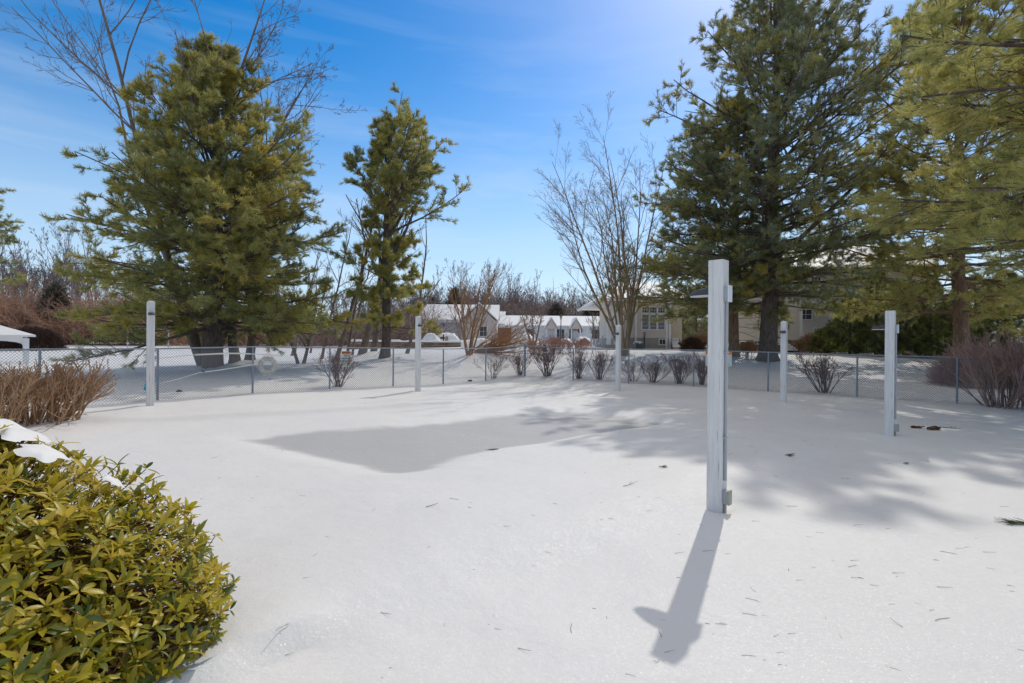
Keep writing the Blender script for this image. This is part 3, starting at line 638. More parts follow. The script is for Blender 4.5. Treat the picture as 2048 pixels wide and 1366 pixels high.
    B2 = np.concatenate([p[0] for p in parts_]); R2 = np.concatenate([p[1] for p in parts_]); bb.tube(B2, R2, 4)
    B3, R3 = children(B2, R2, k3, .2, .98, .75, .42, 4, .15, .08, .5, .003, rg, flat=.72, lmin=.22); bb.tube(B3, R3, 3)
    bb.build('branches', M[bark], t)
    nm = MB()
    n2, n3 = len(B2), len(B3); pi2 = np.repeat(np.arange(len(B1)), kk); hue2 = hue1[pi2] + rg.normal(0, .10, n2); hue3 = hue2[np.repeat(np.arange(n2), k3)]
    pi = np.repeat(np.arange(n3), tdens); tt = np.concatenate([np.linspace(.3, 1.0, tdens)] * n3) ; pos, T_, _ = sample(B3, R3, pi, np.clip(tt + rg.normal(0, .06, len(tt)), 0, .999))
    outr = np.linalg.norm(pos[:, :2], axis=1); tn = tmean + hue3[pi] + rg.normal(0, .11, len(pi))
    put_tufts(nm, pos, T_ + np.array([0, 0, .25]) + rg.normal(0, .15, T_.shape), rg.uniform(.7, 1.15, len(pi)) * tsc, np.clip(tn, 0, 1), rg, T4)
    pi = np.repeat(np.arange(n2), 3); pos, T_, _ = sample(B2, R2, pi, rg.uniform(.45, .999, len(pi)))
    put_tufts(nm, pos, T_ + np.array([0, 0, .3]), rg.uniform(.8, 1.2, len(pi)) * tsc, np.clip(tmean + hue2[pi] + rg.normal(0, .11, len(pi)), 0, 1), rg, T4)
    nm.build('needles', M[needles], t)
    return t
def tloc(k): x, y, z = un(*TREES[k]); return (x, y, g1(x, y) - .02)
# ---- the five named pines
pine('pine_tree', tloc('pineA'), 'big broad green pine standing behind the left fence', 11, 12.4, .29,
     [(1.3, 4.3), (2.0, 5.2), (4, 5.0), (5.5, 4.4), (7, 3.7), (8.5, 3.0), (10, 2.1), (11.2, 1.2), (12.4, .35)], 1.6, step=.50, nb=8, skip=.15, tmean=.67, rvar=(.68, 1.12),
     limbs=[(3.4, .35, (.9, -.4), 3.6, .07), (4.2, .25, (-.9, -.3), 4, .075), (7.2, .9, (-.5, .1), 3.5, .08), (8.6, .8, (.3, -.1), 3, .07)], rise=(-.03, .75), stubs=8)
pine('pine_tree', tloc('pine2'), 'slender open pine with two tops, left of the garage house roof', 12, 11.0, .21,
     [(1.6, 2.3), (3.2, 2.6), (4.2, 2.0), (5.2, 1.5), (5.9, 3.0), (7.4, 3.5), (8.8, 2.6), (9.8, 1.6), (10.5, .8), (11.0, .4)], 1.6, step=.52, nb=8, skip=.30, tmean=.67, rvar=(.4, 1.15),
     asym=lambda az, z: (1 + .42 * math.cos(az)) if z > 5.5 else (1 + .1 * math.cos(az)), limbs=[(4.4, 1.1, (.8, -.1), 3.2, .11), (5.6, .9, (.5, .3), 4.8, .09), (4.0, .9, (-.4, .1), 4.5, .07)], rise=(.0, .9), up=.5, stubs=6, k2=8, tsc=1.05)
pine('pine_tree', tloc('pineB'), 'tallest dark pine with thick bare lower trunk right of the nearest light post', 13, 17.1, .36,
     [(3.0, 3.6), (4.2, 5.2), (6, 5.7), (9, 5.6), (11.5, 4.6), (13.5, 3.6), (15.3, 2.5), (16.3, 1.2), (17.1, .4)], 3.0, step=.62, nb=6, needles='needle_b', skip=.16,
     limbs=[(4.4, .75, (.95, -.2), 7.5, .11), (3.6, .5, (-.9, -.5), 3.2, .09), (6.5, .3, (-1, -.1), 5.5, .09)], rise=(-.04, .6), stubs=16, k2=8, tmean=.70)
pine('pine_tree', tloc('pineS'), 'pine with reddish slim trunk just right of the nearest light post', 14, 12.5, .24,
     [(2.0, 4.2), (3.0, 5.6), (4.5, 5.2), (6, 4.2), (9, 3.2), (12.5, .5)], 2.3, step=.5, nb=5, bark='bark_red', skip=.15, asym=lambda az, z: 1 - .35 * math.cos(az) * (1 if math.cos(az) > 0 else .3), rise=(-.08, .5), stubs=10)
x, y, z = un(1921, 690, 21.5)
pine('pine_tree', (x, y, g1(x, y)), 'pine with straight brown trunk behind the reddish bare hedge at right', 15, 16.5, .27,
     [(2.2, 4.0), (3.2, 5.4), (4.5, 5.6), (7, 5.4), (10, 5.0), (13, 3.6), (16.5, .6)], 2.3, step=.6, nb=5, needles='needle_y', bark='bark_red', skip=.2, tmean=.6, rise=(-.1, .45), stubs=12)
pine('pine_tree', (12.5, 8.4, g1(12.5, 8.4)), 'yellowish pine whose branches hang into the top right corner', 16, 12.6, .3,
     [(2.6, 3.6), (3.6, 5.0), (5.5, 5.5), (7.2, 5.2), (8.2, 3.6), (10, 2.9), (12, 1.5), (12.6, .6)], 2.9, step=.36, nb=6, needles='needle_y', skip=.05, rise=(.0, .5), T4=TUFT_BIG, tdens=5, tmean=.62, k2=11, k3=7, stubs=4)
# pines whose trunks show behind the big left pine
for k, sd, H, lb, pr_ in (('t470', 17, 8.5, 'small pine trunk just right of the big left pine', 1.9), ('t500', 18, 9.0, 'second small pine right of the big left pine, beside the life ring', 1.9)):
    pine('pine_tree', tloc(k), lb, sd, H, .19, [(1.6, pr_), (3.5, pr_ + .6), (6, pr_), (H, .3)], 2.2, step=.6, nb=4, skip=.25, tdens=3, k2=8, k3=5, stubs=3)
x, y, z = un(-75, 690, 30)
pine('pine_tree', (x, y, g1(x, y)), 'pine branch tips reaching in from the left edge above the woods', 19, 13, .25, [(4, 2.6), (7, 3.1), (9, 2.2), (13, .4)], 4.2, step=.6, nb=5, tdens=3, k3=5, stubs=0)

# ---- bare trees
x, y, z = un(412, 735, 22.5)
place_tree('bare_tree', 31, (x, y, g1(x, y)), M['bark_grey'], 'large bare tree spreading above and left of the big left pine', h=17.5, tr=.15, stems=5, spread=.27, levels=(12, 7, 5, 4), lf=(.42, .45, .5, .5),
           up=(.35, .3, .15, .1), tip=.007, t0=.32, wob=.07, lean=(-.04, 0))
place_tree('bare_tree', 32, tloc('bareR'), M['bark_tan'], 'bare tree with many rising stems left of the beige condo window', h=10.6, tr=.085, stems=8, spread=.30, levels=(14, 9, 7), lf=(.42, .42, .5),
           up=(.25, .1, .05), ang=(.55, .6, .7), tip=.0045, t0=.15, wob=.045, lean=(-.15, 0), sides=(8, 5, 4, 3))
place_tree('bare_tree', 33, tloc('orange'), M['bark_orange'], 'small orange-brown tree with windswept twigs in front of the garage house', h=5.0, tr=.065, stems=5, spread=.30, levels=(12, 8, 6), lf=(.45, .42, .5),
           up=(.7, .5, .3), ang=(.55, .5, .5), tip=.004, t0=.25, wob=.05, lean=(.10, 0))
place_tree('bare_tree', 34, tloc('t665'), M['bark_grey'], 'crooked slim bare tree between the two green pines', h=11.5, tr=.13, stems=1, levels=(11, 6, 4), lf=(.28, .45, .5), up=(.5, .3, .2), tip=.007, t0=.3, wob=.09, lean=(-.06, 0))
place_tree('bare_tree', 35, tloc('t720'), M['bark_grey'], 'thick bare trunk between the warning sign and the slender pine', h=12.5, tr=.24, stems=1, levels=(12, 7, 5), lf=(.35, .45, .5), up=(.5, .3, .2), tip=.008, t0=.35, wob=.05, lean=(.05, 0))
place_tree('bare_tree', 36, tloc('t745'), M['bark_grey'], 'bare tree rising just left of the slender pine top', h=15.0, tr=.20, stems=1, levels=(14, 7, 5), lf=(.22, .4, .5), up=(.7, .3, .2), tip=.008, t0=.3, wob=.04)
place_tree('bare_tree', 37, tloc('t600'), M['bark_grey'], 'short dark bare stem between the life ring and the warning sign', h=4.5, tr=.10, stems=2, spread=.2, levels=(8, 6, 4), lf=(.5, .45, .5), tip=.006, t0=.2)
for px, d, h, tr, sd, lb in ((642, 27, 9, .08, 41, 'thin bare tree leaning behind the left side of the crooked tree'), (689, 26, 8.5, .10, 42, 'thin bare tree directly behind the warning sign'), (704, 30, 10, .09, 43, 'thin bare tree left of the thick bare trunk'),
                             (585, 33, 8, .15, 44, 'short bare tree behind the life ring in the left snowfield'), (812, 30, 9.5, .12, 45, 'bare tree with long side twigs right of the slender pine'), (620, 36, 9, .09, 46, 'thin bare tree at the right edge of the big left pine')):
    place_tree('bare_tree', sd, on(px, d), M['bark_grey'], lb, h=h, tr=tr, levels=(10, 6, 4), lf=(.34, .45, .5), up=(.5, .3, .2), tip=.007, t0=.25, wob=.06, lean=(.1 if px == 812 else 0, 0))
place_tree('bare_tree', 47, on(1067, 48, py=683), M['bark_grey'], 'small rounded bare tree in front of the row of porches', h=4.4, tr=.13, stems=3, spread=.35, levels=(9, 7, 5), lf=(.5, .45, .5), tip=.010, t0=.3)
place_tree('bare_tree', 48, on(926, 52, py=683), M['bark_tan'], 'small bare tree behind the orange-brown tree by the gable', h=4.2, tr=.11, stems=2, spread=.3, levels=(8, 6, 4), lf=(.5, .45, .5), tip=.010, t0=.3)
place_tree('bare_tree', 49, on(1191, 52, py=683), M['bark_grey'], 'small bare tree behind the white picket fence', h=4.0, tr=.10, stems=4, spread=.3, levels=(7, 6, 4), lf=(.5, .45, .5), tip=.010, t0=.3)
# ================================================================== far woods
def far_proto(seed, h, tr, stems=1, mt='twig_far'):
    tb, bb = bare_tree(seed, h, tr, stems=stems, spread=.12, levels=(12, 7, 5), lf=(.34, .42, .5), up=(.7, .4, .25), ang=(.5, .55, .6), tip=.022, t0=.28, wob=.05, sides=(6, 3, 3, 3), taper=.5)
    return tb, bb
protos = []
FAR_L = 'slim bare tree in the far leafless woods'
def far_tree(i, loc, rz, s, label, group, mt):
    o = empty('bare_tree', loc, rz, label, 'bare tree', group); o.scale = s
    tm, bm_ = protos[i]
    for nm, me in (('trunk', tm), ('branches', bm_)):
        c = bpy.data.objects.new(nm, me); COL.objects.link(c); c.parent = o
    return o
for sd, h, tr, st in ((61, 14, .17, 1), (62, 13, .15, 2), (63, 15, .2, 1), (64, 11, .13, 3)):
    tb, bb = far_proto(sd, h, tr, st); protos.append((tb.mesh('trunk', M['twig_far'], True), bb.mesh('branches', M['twig_far'])))
fg = random.Random(3)
for i in range(26):                               # left woods
    px = -40 + 250 * (i + fg.random() * .8) / 26; d = fg.uniform(70, 95); k = d / 80
    far_tree(fg.randrange(4), on(px, d), fg.random() * 6, (k * fg.uniform(1.0, 1.2),) * 2 + (k * fg.uniform(.98, 1.25),), 'slim bare tree in the woods at the left edge', 'bare trees in the left woods', 0)
for i in range(34):                               # behind the two left pines
    px = 215 + 650 * (i + fg.random()) / 34; d = fg.uniform(60, 95); k = d / 80 * .85
    far_tree(fg.randrange(4), on(px, d), fg.random() * 6, (k * fg.uniform(.9, 1.2),) * 2 + (k * fg.uniform(.7, 1.0),), 'bare tree in the woods seen behind and between the left pines', 'bare trees behind the left pines', 0)
for i in range(60):                               # ridge behind the houses
    px = 820 + 470 * (i + fg.random()) / 60; d = fg.uniform(118, 165); k = d / 130 * .88
    far_tree(fg.randrange(4), on(px, d), fg.random() * 6, (k * fg.uniform(1.1, 1.5),) * 2 + (k * fg.uniform(.85, 1.3),), 'bare tree on the wooded rise behind the white roofed houses', 'bare trees behind the houses', 0)
def thicket(name, pxs, ds, h, n, mt, label, seed, dens_w=.03, arch=.9, cat='thicket'):
    rg = np.random.default_rng(seed); px = rg.uniform(*pxs, n); d = rg.uniform(*ds, n); x = (px - 1024) / 1024 * d; z = gz(x, d)
    hh = h * (.45 + .55 * (np.sin(px * .021 + seed) * .3 + np.sin(px * .047) * .2 + .5)) * rg.uniform(.35, 1.0, n)
    az = rg.random(n) * 6.283; b = MB(); d0 = np.stack([np.cos(az) * .5, np.sin(az) * .5, np.ones(n)], 1)
    P = axis_path(np.stack([x, d, z + hh * rg.random(n) * .35], 1), d0, hh * 1.25, 6, -arch, .16, rg); RR = np.full((n, 1), dens_w) * np.linspace(1, .4, 6)[None] * rg.uniform(.6, 1.3, (n, 1))
    b.tube(P, RR, 3, a=np.clip(rg.normal(.5, .22, n), 0, 1)); C, CR = children(P, RR, 5, .2, .95, .8, .4, 4, -.1, .15, .6, dens_w * .4, rg); b.tube(C, CR, 3, a=np.clip(rg.normal(.5, .25, n * 5), 0, 1))
    o = b.build(name, M[mt]); return tag(o, label, cat, kind='stuff')
M['thicket_p'] = mat('purple_thicket', (0.15, 0.1, 0.09), 0.95, tint=[(0, (0.15, 0.11, 0.095)), (0.5, (0.29, 0.205, 0.175)), (1, (0.44, 0.33, 0.28))])
thicket('brush_thicket', (-90, 330), (58, 68), 7.8, 3600, 'thicket', 'tangled orange-brown brush along the far edge of the left snowfield', 71, .035, 1.1)
thicket('brush_thicket', (300, 700), (56, 70), 4.6, 3000, 'thicket', 'brown brush seen under the big left pine', 72, .035, 1.1)
thicket('brush_thicket', (600, 880), (50, 75), 5.0, 2200, 'thicket_p', 'greyish brown brush behind the slender pine', 73, .035, .9)
thicket('brush_thicket', (800, 1300), (100, 116), 9.6, 4200, 'thicket_p', 'dark brown undergrowth behind the white roofed houses', 74, .07, .9)
thicket('brush_thicket', (800, 1300), (124, 150), 15, 3600, 'thicket_p', 'purplish wooded mass on the rise behind the houses', 75, .08, .5)
thicket('brush_thicket', (1290, 1960), (100, 118), 9.0, 3400, 'thicket_p', 'dark brown woods glimpsed behind the two beige condos', 76, .07, .9)
for i in range(26):
    px = 1300 + 640 * (i + fg.random()) / 26; d = fg.uniform(118, 150); k = d / 130 * .88
    far_tree(fg.randrange(4), on(px, d), fg.random() * 6, (k * fg.uniform(1.1, 1.5),) * 2 + (k * fg.uniform(.7, 1.0),), 'bare tree in the woods behind the beige condos', 'bare trees behind the condos', 0)
# far small evergreens in the woods
def cone_ever(name, loc, H, rad, label, seed, n=2600, sc_=3.0, mt='ever', cat='evergreen tree', dome=.7, group=None, tr=.1, prof=None):
    rg = np.random.default_rng(seed); t = empty(name, loc, 0, label, cat, group); tb = MB(); tb.lathe([(tr, -.2), (tr * .7, H * .4), (.02, H * .92)], n=6); tb.build('trunk', M['bark_pine'], t)
    zf = rg.random(n) ** 1.1; az = rg.random(n) * 6.283; lump = 1 + .16 * np.sin(az * 3 + zf * 9 + seed) + .1 * np.sin(az * 7 - zf * 17)
    rr = rad * ((1 - zf) ** dome) * lump * np.sqrt(rg.uniform(.35, 1, n)); pos = np.stack([rr * np.cos(az), rr * np.sin(az), .12 + zf * (H - .2)], 1)
    dr = np.stack([np.cos(az), np.sin(az), np.full(n, .7)], 1) + rg.normal(0, .3, (n, 3)); b = MB()
    put_tufts(b, pos, dr, np.full(n, sc_) * rg.uniform(.7, 1.3, n), np.clip(.35 + .25 * np.sin(az * 5 + zf * 23) + rg.normal(0, .2, n), 0, 1), rg); b.build('foliage', M[mt], t); return t
for i, (px, d, H, r_, lb) in enumerate(((908, 98, 10.0, 5.2, 'dark rounded evergreen left of the row houses in the far woods'), (866, 100, 8.4, 4.5, 'dark evergreen far behind the garage house roof'), (1112, 99, 7.2, 4.6, 'dark evergreen clump above the porch gables'),
                                        (1205, 99, 8.0, 3.6, 'narrow dark evergreen behind the porch of the beige condo'), (1180, 105, 7.5, 4, 'low dark evergreen above the end of the row house'), (110, 62, 6.8, 2.6, 'small grey-green cedar in the left woods'))):
    cone_ever('evergreen_tree', on(px, d), H, r_, lb, 80 + i, 420, 7.0, tr=.2, dome=1.0, mt='ever_far')
# ---- evergreens at right
M['ever_y'] = mat('light_evergreen', (0.08, 0.09, 0.03), 0.6, tint=[(0, (0.12, 0.15, 0.06)), (0.5, (0.28, 0.31, 0.10)), (1, (0.55, 0.50, 0.13))], trans=.5)
for i, (px, d, H, r_, mt, lb) in enumerate(((1752, 28, 4.9, 1.2, 'ever', 'tall dark arborvitae directly left of the rightmost light post top'), (1700, 29, 3.4, 1.4, 'ever_y', 'bright green bushy evergreen right of the snowy condo steps'), (1812, 27.5, 3.9, 1.4, 'ever', 'dark evergreen just right of the rightmost light post'),
                                            (1862, 27, 4.3, 1.3, 'ever_y', 'dappled evergreen left of the straight brown pine trunk'), (1950, 26.5, 4.4, 1.5, 'ever', 'dark evergreen right of the straight brown pine trunk'), (2010, 25.5, 4.6, 1.6, 'ever_y', 'dappled evergreen behind the reddish hedge near the right edge'),
                                            (2075, 25, 4.8, 1.7, 'ever', 'evergreen cut by the right edge of the view'), (1905, 28.5, 3.2, 1.5, 'ever', 'lower dark evergreen hidden behind the brown pine trunk'), (1650, 30, 1.5, 1.2, 'ever_y', 'low yellow-green shrub by the condo basement window'), (1392, 39, 4.6, 1.9, 'ever', 'broad evergreen filling the gap between the two condos'))):
    cone_ever('evergreen_shrub', on(px, d), H, r_, lb, 90 + i, 2600 if H > 2 else 1000, 1.05, mt=mt, cat='evergreen shrub', dome=.5)
# ================================================================== shrubs of bare stems
def twig_bush(seed, h, rad, n, mt, k1=5, k2=4, r0=.011, tip=.003, spread=.55, up=.25, wob=.09, foot=.12, sides=4, ttint=1.0, base=.35, lf1=.45, lf2=.5, t0=.3, flatx=1.0):
    rg = np.random.default_rng(seed); az = rg.random(n) * 6.283; el = np.abs(rg.normal(0, spread, n)); d0 = np.stack([np.cos(az) * np.tan(np.minimum(el, 1.1)), np.sin(az) * np.tan(np.minimum(el, 1.1)), np.ones(n)], 1)
    p0 = np.stack([np.cos(az) * foot * np.sqrt(rg.random(n)), np.sin(az) * foot * rg.random(n), np.full(n, -.08)], 1); Ln = h * rg.uniform(.75, 1.05, n) * (1 + .25 * np.tan(np.minimum(el, .9)))
    P = axis_path(p0, d0, Ln, 7, up, wob, rg); RR = (r0 * rg.uniform(.6, 1.2, n))[:, None] * np.linspace(1, .35, 7)[None]; b = MB(); t1 = np.clip(base + rg.normal(0, .15, n), 0, 1)
    b.tube(P, RR, sides + 1, a=t1); C, CR = children(P, RR, k1, t0, .97, .55, lf1, 5, .3, wob, .6, tip, rg); b.tube(C, CR, sides, a=np.clip(np.repeat(t1, k1) + .1, 0, 1))
    if k2: D, DR = children(C, CR, k2, .25, .98, .55, lf2, 4, .3, wob, .7, tip, rg); b.tube(D, DR, 3, a=np.clip(rg.normal(base + .4 * ttint, .2, len(D)), 0, 1))
    return b
def bush_obj(b, loc, mt, name, label, cat, group=None, scale=1, rz=0):
    o = b.build(name, M[mt]); o.location = loc; o.rotation_euler = (0, 0, rz); o.scale = (scale,) * 3 if not hasattr(scale, '__len__') else scale; return tag(o, label, cat, group)
EU = [twig_bush(s, 1.12, .5, 22, 'euon', spread=.30, k1=6, k2=6, foot=.09, wob=.10, tip=.0042, r0=.013).mesh('bush_stems', M['euon']) for s in (101, 102, 103)] + [twig_bush(s, h_, .5, n_s, 'euon', spread=sp_, k1=5, k2=5, foot=.12, wob=.14, tip=.0042, r0=.012).mesh('bush_stems', M['euon']) for s, h_, n_s, sp_ in ((104, 1.0, 14, .42), (105, 1.2, 30, .2))]
def behind(px, off=.6):
    x, y = fence_at(px); nxy = (-0.70, 0.72) if px <= 1050 else (0.53, 0.85); y2 = y + nxy[1] * off; return ((px - 1024) / 1024 * y2, y2)
for i, (px, s, w_, lb) in enumerate(((678, 1.0, 1.0, 'bare reddish shrub growing under the lifeguard warning sign'), (986, .92, .8, 'narrow bare shrub just left of the corner fence post, first of the row'), (1041, .85, .85, 'bare shrub touching the corner fence post'),
                                     (1095, 1.22, 1.5, 'widest bare shrub of the fence row, right of the corner post'), (1160, .95, .85, 'bare shrub left of the thin light post, behind a fence post'), (1199, 1.05, .95, 'dense bare shrub directly left of the thin light post'),
                                     (1268, .88, .95, 'bare shrub just right of the thin light post'), (1307, .80, 1.0, 'low wide bare shrub, second right of the thin light post'), (1359, .95, 1.15, 'bare shrub third right of the thin light post'),
                                     (1403, .92, .75, 'bare shrub directly left of the nearest light post'), (1649, 1.12, 1.25, 'lone bare shrub between the two right light posts'))):
    x, y = behind(px); o = bpy.data.objects.new('fence_shrub', EU[(0, 3, 1, 2, 4, 0, 3, 1, 2, 4, 0)[i]]); COL.objects.link(o); o.location = (x, y, g1(x, y)); o.rotation_euler = (0, 0, i * 1.7); o.scale = (w_, w_, s)
    tag(o, lb, 'shrub', 'bare shrubs along the fence')
# tan twiggy shrub at left, reddish hedge at right
x, y, z = un(52, 850, 8.9)
bush_obj(twig_bush(111, .98, 1.2, 190, 'forsy', spread=.50, k1=6, k2=3, foot=.62, r0=.014, tip=.0065, up=.35, wob=.05, base=.5, ttint=.5, lf1=.38, lf2=.35, t0=.4), (x, y, g1(x, y)), 'forsy', 'clipped_shrub', 'clipped tan shrub of bare upright twigs behind the glossy evergreen bush', 'shrub', scale=(1.3, 1.0, 1))
x, y, z = un(-60, 850, 7.9)
bush_obj(twig_bush(112, .98, 1.2, 150, 'forsy', spread=.45, k1=6, k2=3, foot=.6, r0=.014, tip=.0065, up=.35, wob=.05, base=.5, ttint=.5, lf1=.38, lf2=.35, t0=.4), (x, y, g1(x, y)), 'forsy', 'clipped_shrub', 'clipped tan shrub cut by the left edge', 'shrub')
x, y, z = un(2000, 812, 12.75)
bush_obj(twig_bush(113, 1.75, 1.2, 40, 'redbush', spread=.50, k1=7, k2=5, foot=.3, r0=.018, tip=.0045, up=.45, wob=.08, base=.25, ttint=1.1, t0=.35), (x, y, g1(x, y)), 'redbush', 'spreading_shrub', 'tall spreading bare shrub with pinkish twig tips at the right edge', 'shrub', scale=(1.15, 1, 1))
x, y, z = un(2075, 812, 12.5)
bush_obj(twig_bush(114, 1.7, 1.2, 34, 'redbush', spread=.45, k1=7, k2=5, foot=.3, r0=.018, tip=.0045, up=.45, wob=.08, base=.25, ttint=1.1, t0=.35), (x, y, g1(x, y)), 'redbush', 'spreading_shrub', 'second spreading bare shrub cut by the right edge', 'shrub')
# clipped pinkish hedge further back at right
def clipped(seed, rx, ry, rz_, n, L_, r_, flat=.0, bias=.5, k=5):
    rg = np.random.default_rng(seed); q = norm(rg.normal(0, 1, (n, 3))); q[:, 2] = np.abs(q[:, 2]); s = rg.uniform(.55, 1, n)[:, None] ** .6; pos = q * s * np.array([rx, ry, rz_]) * (1 - L_ / max(rx, rz_))
    d0 = norm(q + rg.normal(0, .45, (n, 3)) + np.array([0, 0, .35])); P = axis_path(pos, d0, rg.uniform(.6, 1, n) * L_, 4, .2, .12, rg); b = MB(); a = np.clip(rg.normal(bias, .2, n), 0, 1)
    b.tube(P, np.full((n, 1), r_) * np.linspace(1, .5, 4)[None], 3, a=a); C, CR = children(P, np.full((n, 4), r_), k, .1, .95, .8, .5, 3, .1, .1, .7, r_ * .5, rg); b.tube(C, CR, 3, a=np.repeat(a, k))
    az = rg.random(26) * 6.283; b.tube(axis_path(np.stack([rx * .3 * np.cos(az), ry * .3 * np.sin(az), np.full(26, -.1)], 1), np.stack([np.cos(az) * rx, np.sin(az) * ry, np.full(26, rz_)], 1), np.full(26, rz_ * .8), 5, .1, .06, rg), np.full((26, 5), r_ * 2), 4, a=np.full(26, .1)); return b
bush_obj(clipped(121, 1.9, 1.2, 1.45, 2600, .5, .006, bias=.65), on(1965, 17.0), 'redbush', 'clipped_hedge', 'clipped pinkish hedge behind the fence at the right', 'hedge')
bush_obj(clipped(122, 2.0, 1.2, 1.55, 2400, .5, .006, bias=.65), on(2100, 16.6), 'redbush', 'clipped_hedge', 'clipped pinkish hedge running off the right edge', 'hedge')
# big brown clipped hedges at far left
x, y, z = un(75, 703, 44)
bush_obj(clipped(123, 2.9, 1.8, 2.3, 4200, .5, .014, bias=.35), on(66, 44, -.2), 'hedge', 'rounded_hedge', 'large rounded dark brown hedge behind the white gazebo', 'hedge')
bush_obj(clipped(124, 2.9, 1.8, 2.2, 3600, .5, .014, bias=.35), on(-10, 43, -.2), 'hedge', 'rounded_hedge', 'dark brown hedge seen through the gazebo posts', 'hedge')
# red twig shrubs beyond the fence centre
for i, (px, d, s, lb) in enumerate(((1075, 27, .85, 'low red twig bush in the snow left of the street lamp'), (1112, 28, 1.0, 'reddish bush under the street lamp'), (1150, 28, .85, 'low red twig bush right of the street lamp'))):
    bush_obj(twig_bush(130 + i, .95 * s, .6, 40, 'redbush', spread=.55, k1=7, k2=6, foot=.35, r0=.012, tip=.006, base=.45, ttint=1.2), on(px, d), 'redbush', 'red_bush', lb, 'shrub')
for i, (px, d, s, mt, lb) in enumerate(((1410, 31, 1.1, 'forsy', 'brown shrub by the condo steps, just left of the nearest light post'), (1497, 31, .7, 'forsy', 'small brown shrub by the black air conditioner'), (1625, 30.5, 1.25, 'forsy', 'rounded brown shrub right of the snowy steps'), (1560, 31.5, 1.0, 'forsy', 'brown shrub left of the snowy steps by the wall'),
                                        (1598, 25, .6, 'euon', 'tiny bare shrub in the snow right of the light post by the big dark pine'), (1495, 24, .6, 'euon', 'tiny bare shrub between the two right pine trunks'), (1385, 30, .9, 'hedge', 'snowy dark shrub right of the white condo steps'), (1168, 47, .7, 'forsy', 'tan shrub left of the picket fence'), (1115, 72, 1.0, 'forsy', 'brown shrub before the dark porch windows'))):
    if mt == 'euon': bush_obj(twig_bush(140 + i, 1.0 * s, .5, 16, mt, spread=.4, k1=4, k2=3, tip=.005), on(px, d), mt, 'bare_shrub', lb, 'shrub')
    else: bush_obj(clipped(140 + i, 1.0 * s, .8 * s, 1.1 * s, 900, .35, .009, bias=.5), on(px, d), mt, 'rounded_shrub', lb, 'shrub')
# fallen leaning branches right of the orange tree
rg = np.random.default_rng(150); n = 60; x, y, z = on(950, 25.5)
P = axis_path(np.stack([rg.uniform(-.3, .6, n), rg.uniform(-.6, .6, n), rg.uniform(0, .3, n)], 1), np.stack([rg.uniform(.4, 1.2, n), rg.normal(0, .3, n), rg.uniform(.0, .5, n)], 1), rg.uniform(1.2, 3.6, n), 6, .1, .08, rg)
RR = np.full((n, 1), .022) * np.linspace(1, .3, 6)[None] * rg.uniform(.5, 1.3, (n, 1)); b = MB(); b.tube(P, RR, 4); C, CR = children(P, RR, 8, .2, .95, .7, .4, 4, .2, .1, .5, .006, rg); b.tube(C, CR, 3); D, DR = children(C, CR, 4, .2, .95, .7, .4, 3, .2, .1, .5, .005, rg); b.tube(D, DR, 3)
bush_obj(b, (x, y, z), 'bark_orange', 'fallen_branches', 'heap of leaning orange-brown branches beside the small windswept tree', 'brush pile')

# ================================================================== buildings
def wall_frame(pA, pB):
    """local frame: X along the facade from A to B, -Y towards the viewer, origin at A on the ground"""
    a = math.atan2(pB[1] - pA[1], pB[0] - pA[0]); return math.hypot(pB[0] - pA[0], pB[1] - pA[1]), a
def hbox(nm, lo, hi, mt, par): b = MB(); b.box(lo, hi); return b.build(nm, M[mt], par)
def window(par, x, z, w_, h_, y=0.0, cols=2, rows=2, pane='glass', fr=.06, sub=True):
    b = MB(); f = fr; b.box((x, y - .05, z), (x + w_, y - .002, z + f)); b.box((x, y - .05, z + h_ - f), (x + w_, y - .002, z + h_)); b.box((x, y - .05, z + f), (x + f, y - .002, z + h_ - f)); b.box((x + w_ - f, y - .05, z + f), (x + w_, y - .002, z + h_ - f))
    for c in range(1, cols): xx = x + w_ * c / cols; b.box((xx - .012, y - .035, z + f), (xx + .012, y - .012, z + h_ - f))
    for r_ in range(1, rows): zz = z + h_ * r_ / rows; b.box((x + f, y - .030, zz - .012), (x + w_ - f, y - .014, zz + .012))
    o = b.build('window', M['white'], par)
    if sub: hbox('pane', (x + f, y - .012, z + f), (x + w_ - f, y - .004, z + h_ - f), pane, o)
    return o
def gable_roof(x0, x1, y0, y1, ze, zr, ov=.3, th=.16):
    """snow covered gable, ridge along X"""
    ym = (y0 + y1) / 2; b = MB()
    b.prism([(x0 - ov, y0 - ov, ze), (x0 - ov, ym, zr), (x0 - ov, y1 + ov, ze), (x0 - ov, y1 + ov, ze + th), (x0 - ov, ym, zr + th * 1.25), (x0 - ov, y0 - ov, ze + th)][::-1], (x1 - x0 + 2 * ov, 0, 0)); return b
def cross_gable(x0, x1, y0, y1, ze, zr, ov=.25, th=.16):
    """ridge along Y, gable end facing -Y"""
    xm = (x0 + x1) / 2; b = MB()
    b.prism([(x0 - ov, y0 - ov, ze), (xm, y0 - ov, zr), (x1 + ov, y0 - ov, ze), (x1 + ov, y0 - ov, ze + th), (xm, y0 - ov, zr + th * 1.25), (x0 - ov, y0 - ov, ze + th)], (0, y1 - y0 + ov, 0)); return b
def tri_wall(x0, x1, y, ze, zr, mt, par, nm='gable', th=.1):
    b = MB(); b.prism([(x0, y, ze), (x1, y, ze), ((x0 + x1) / 2, y, zr)], (0, th, 0)); return b.build(nm, M[mt], par)
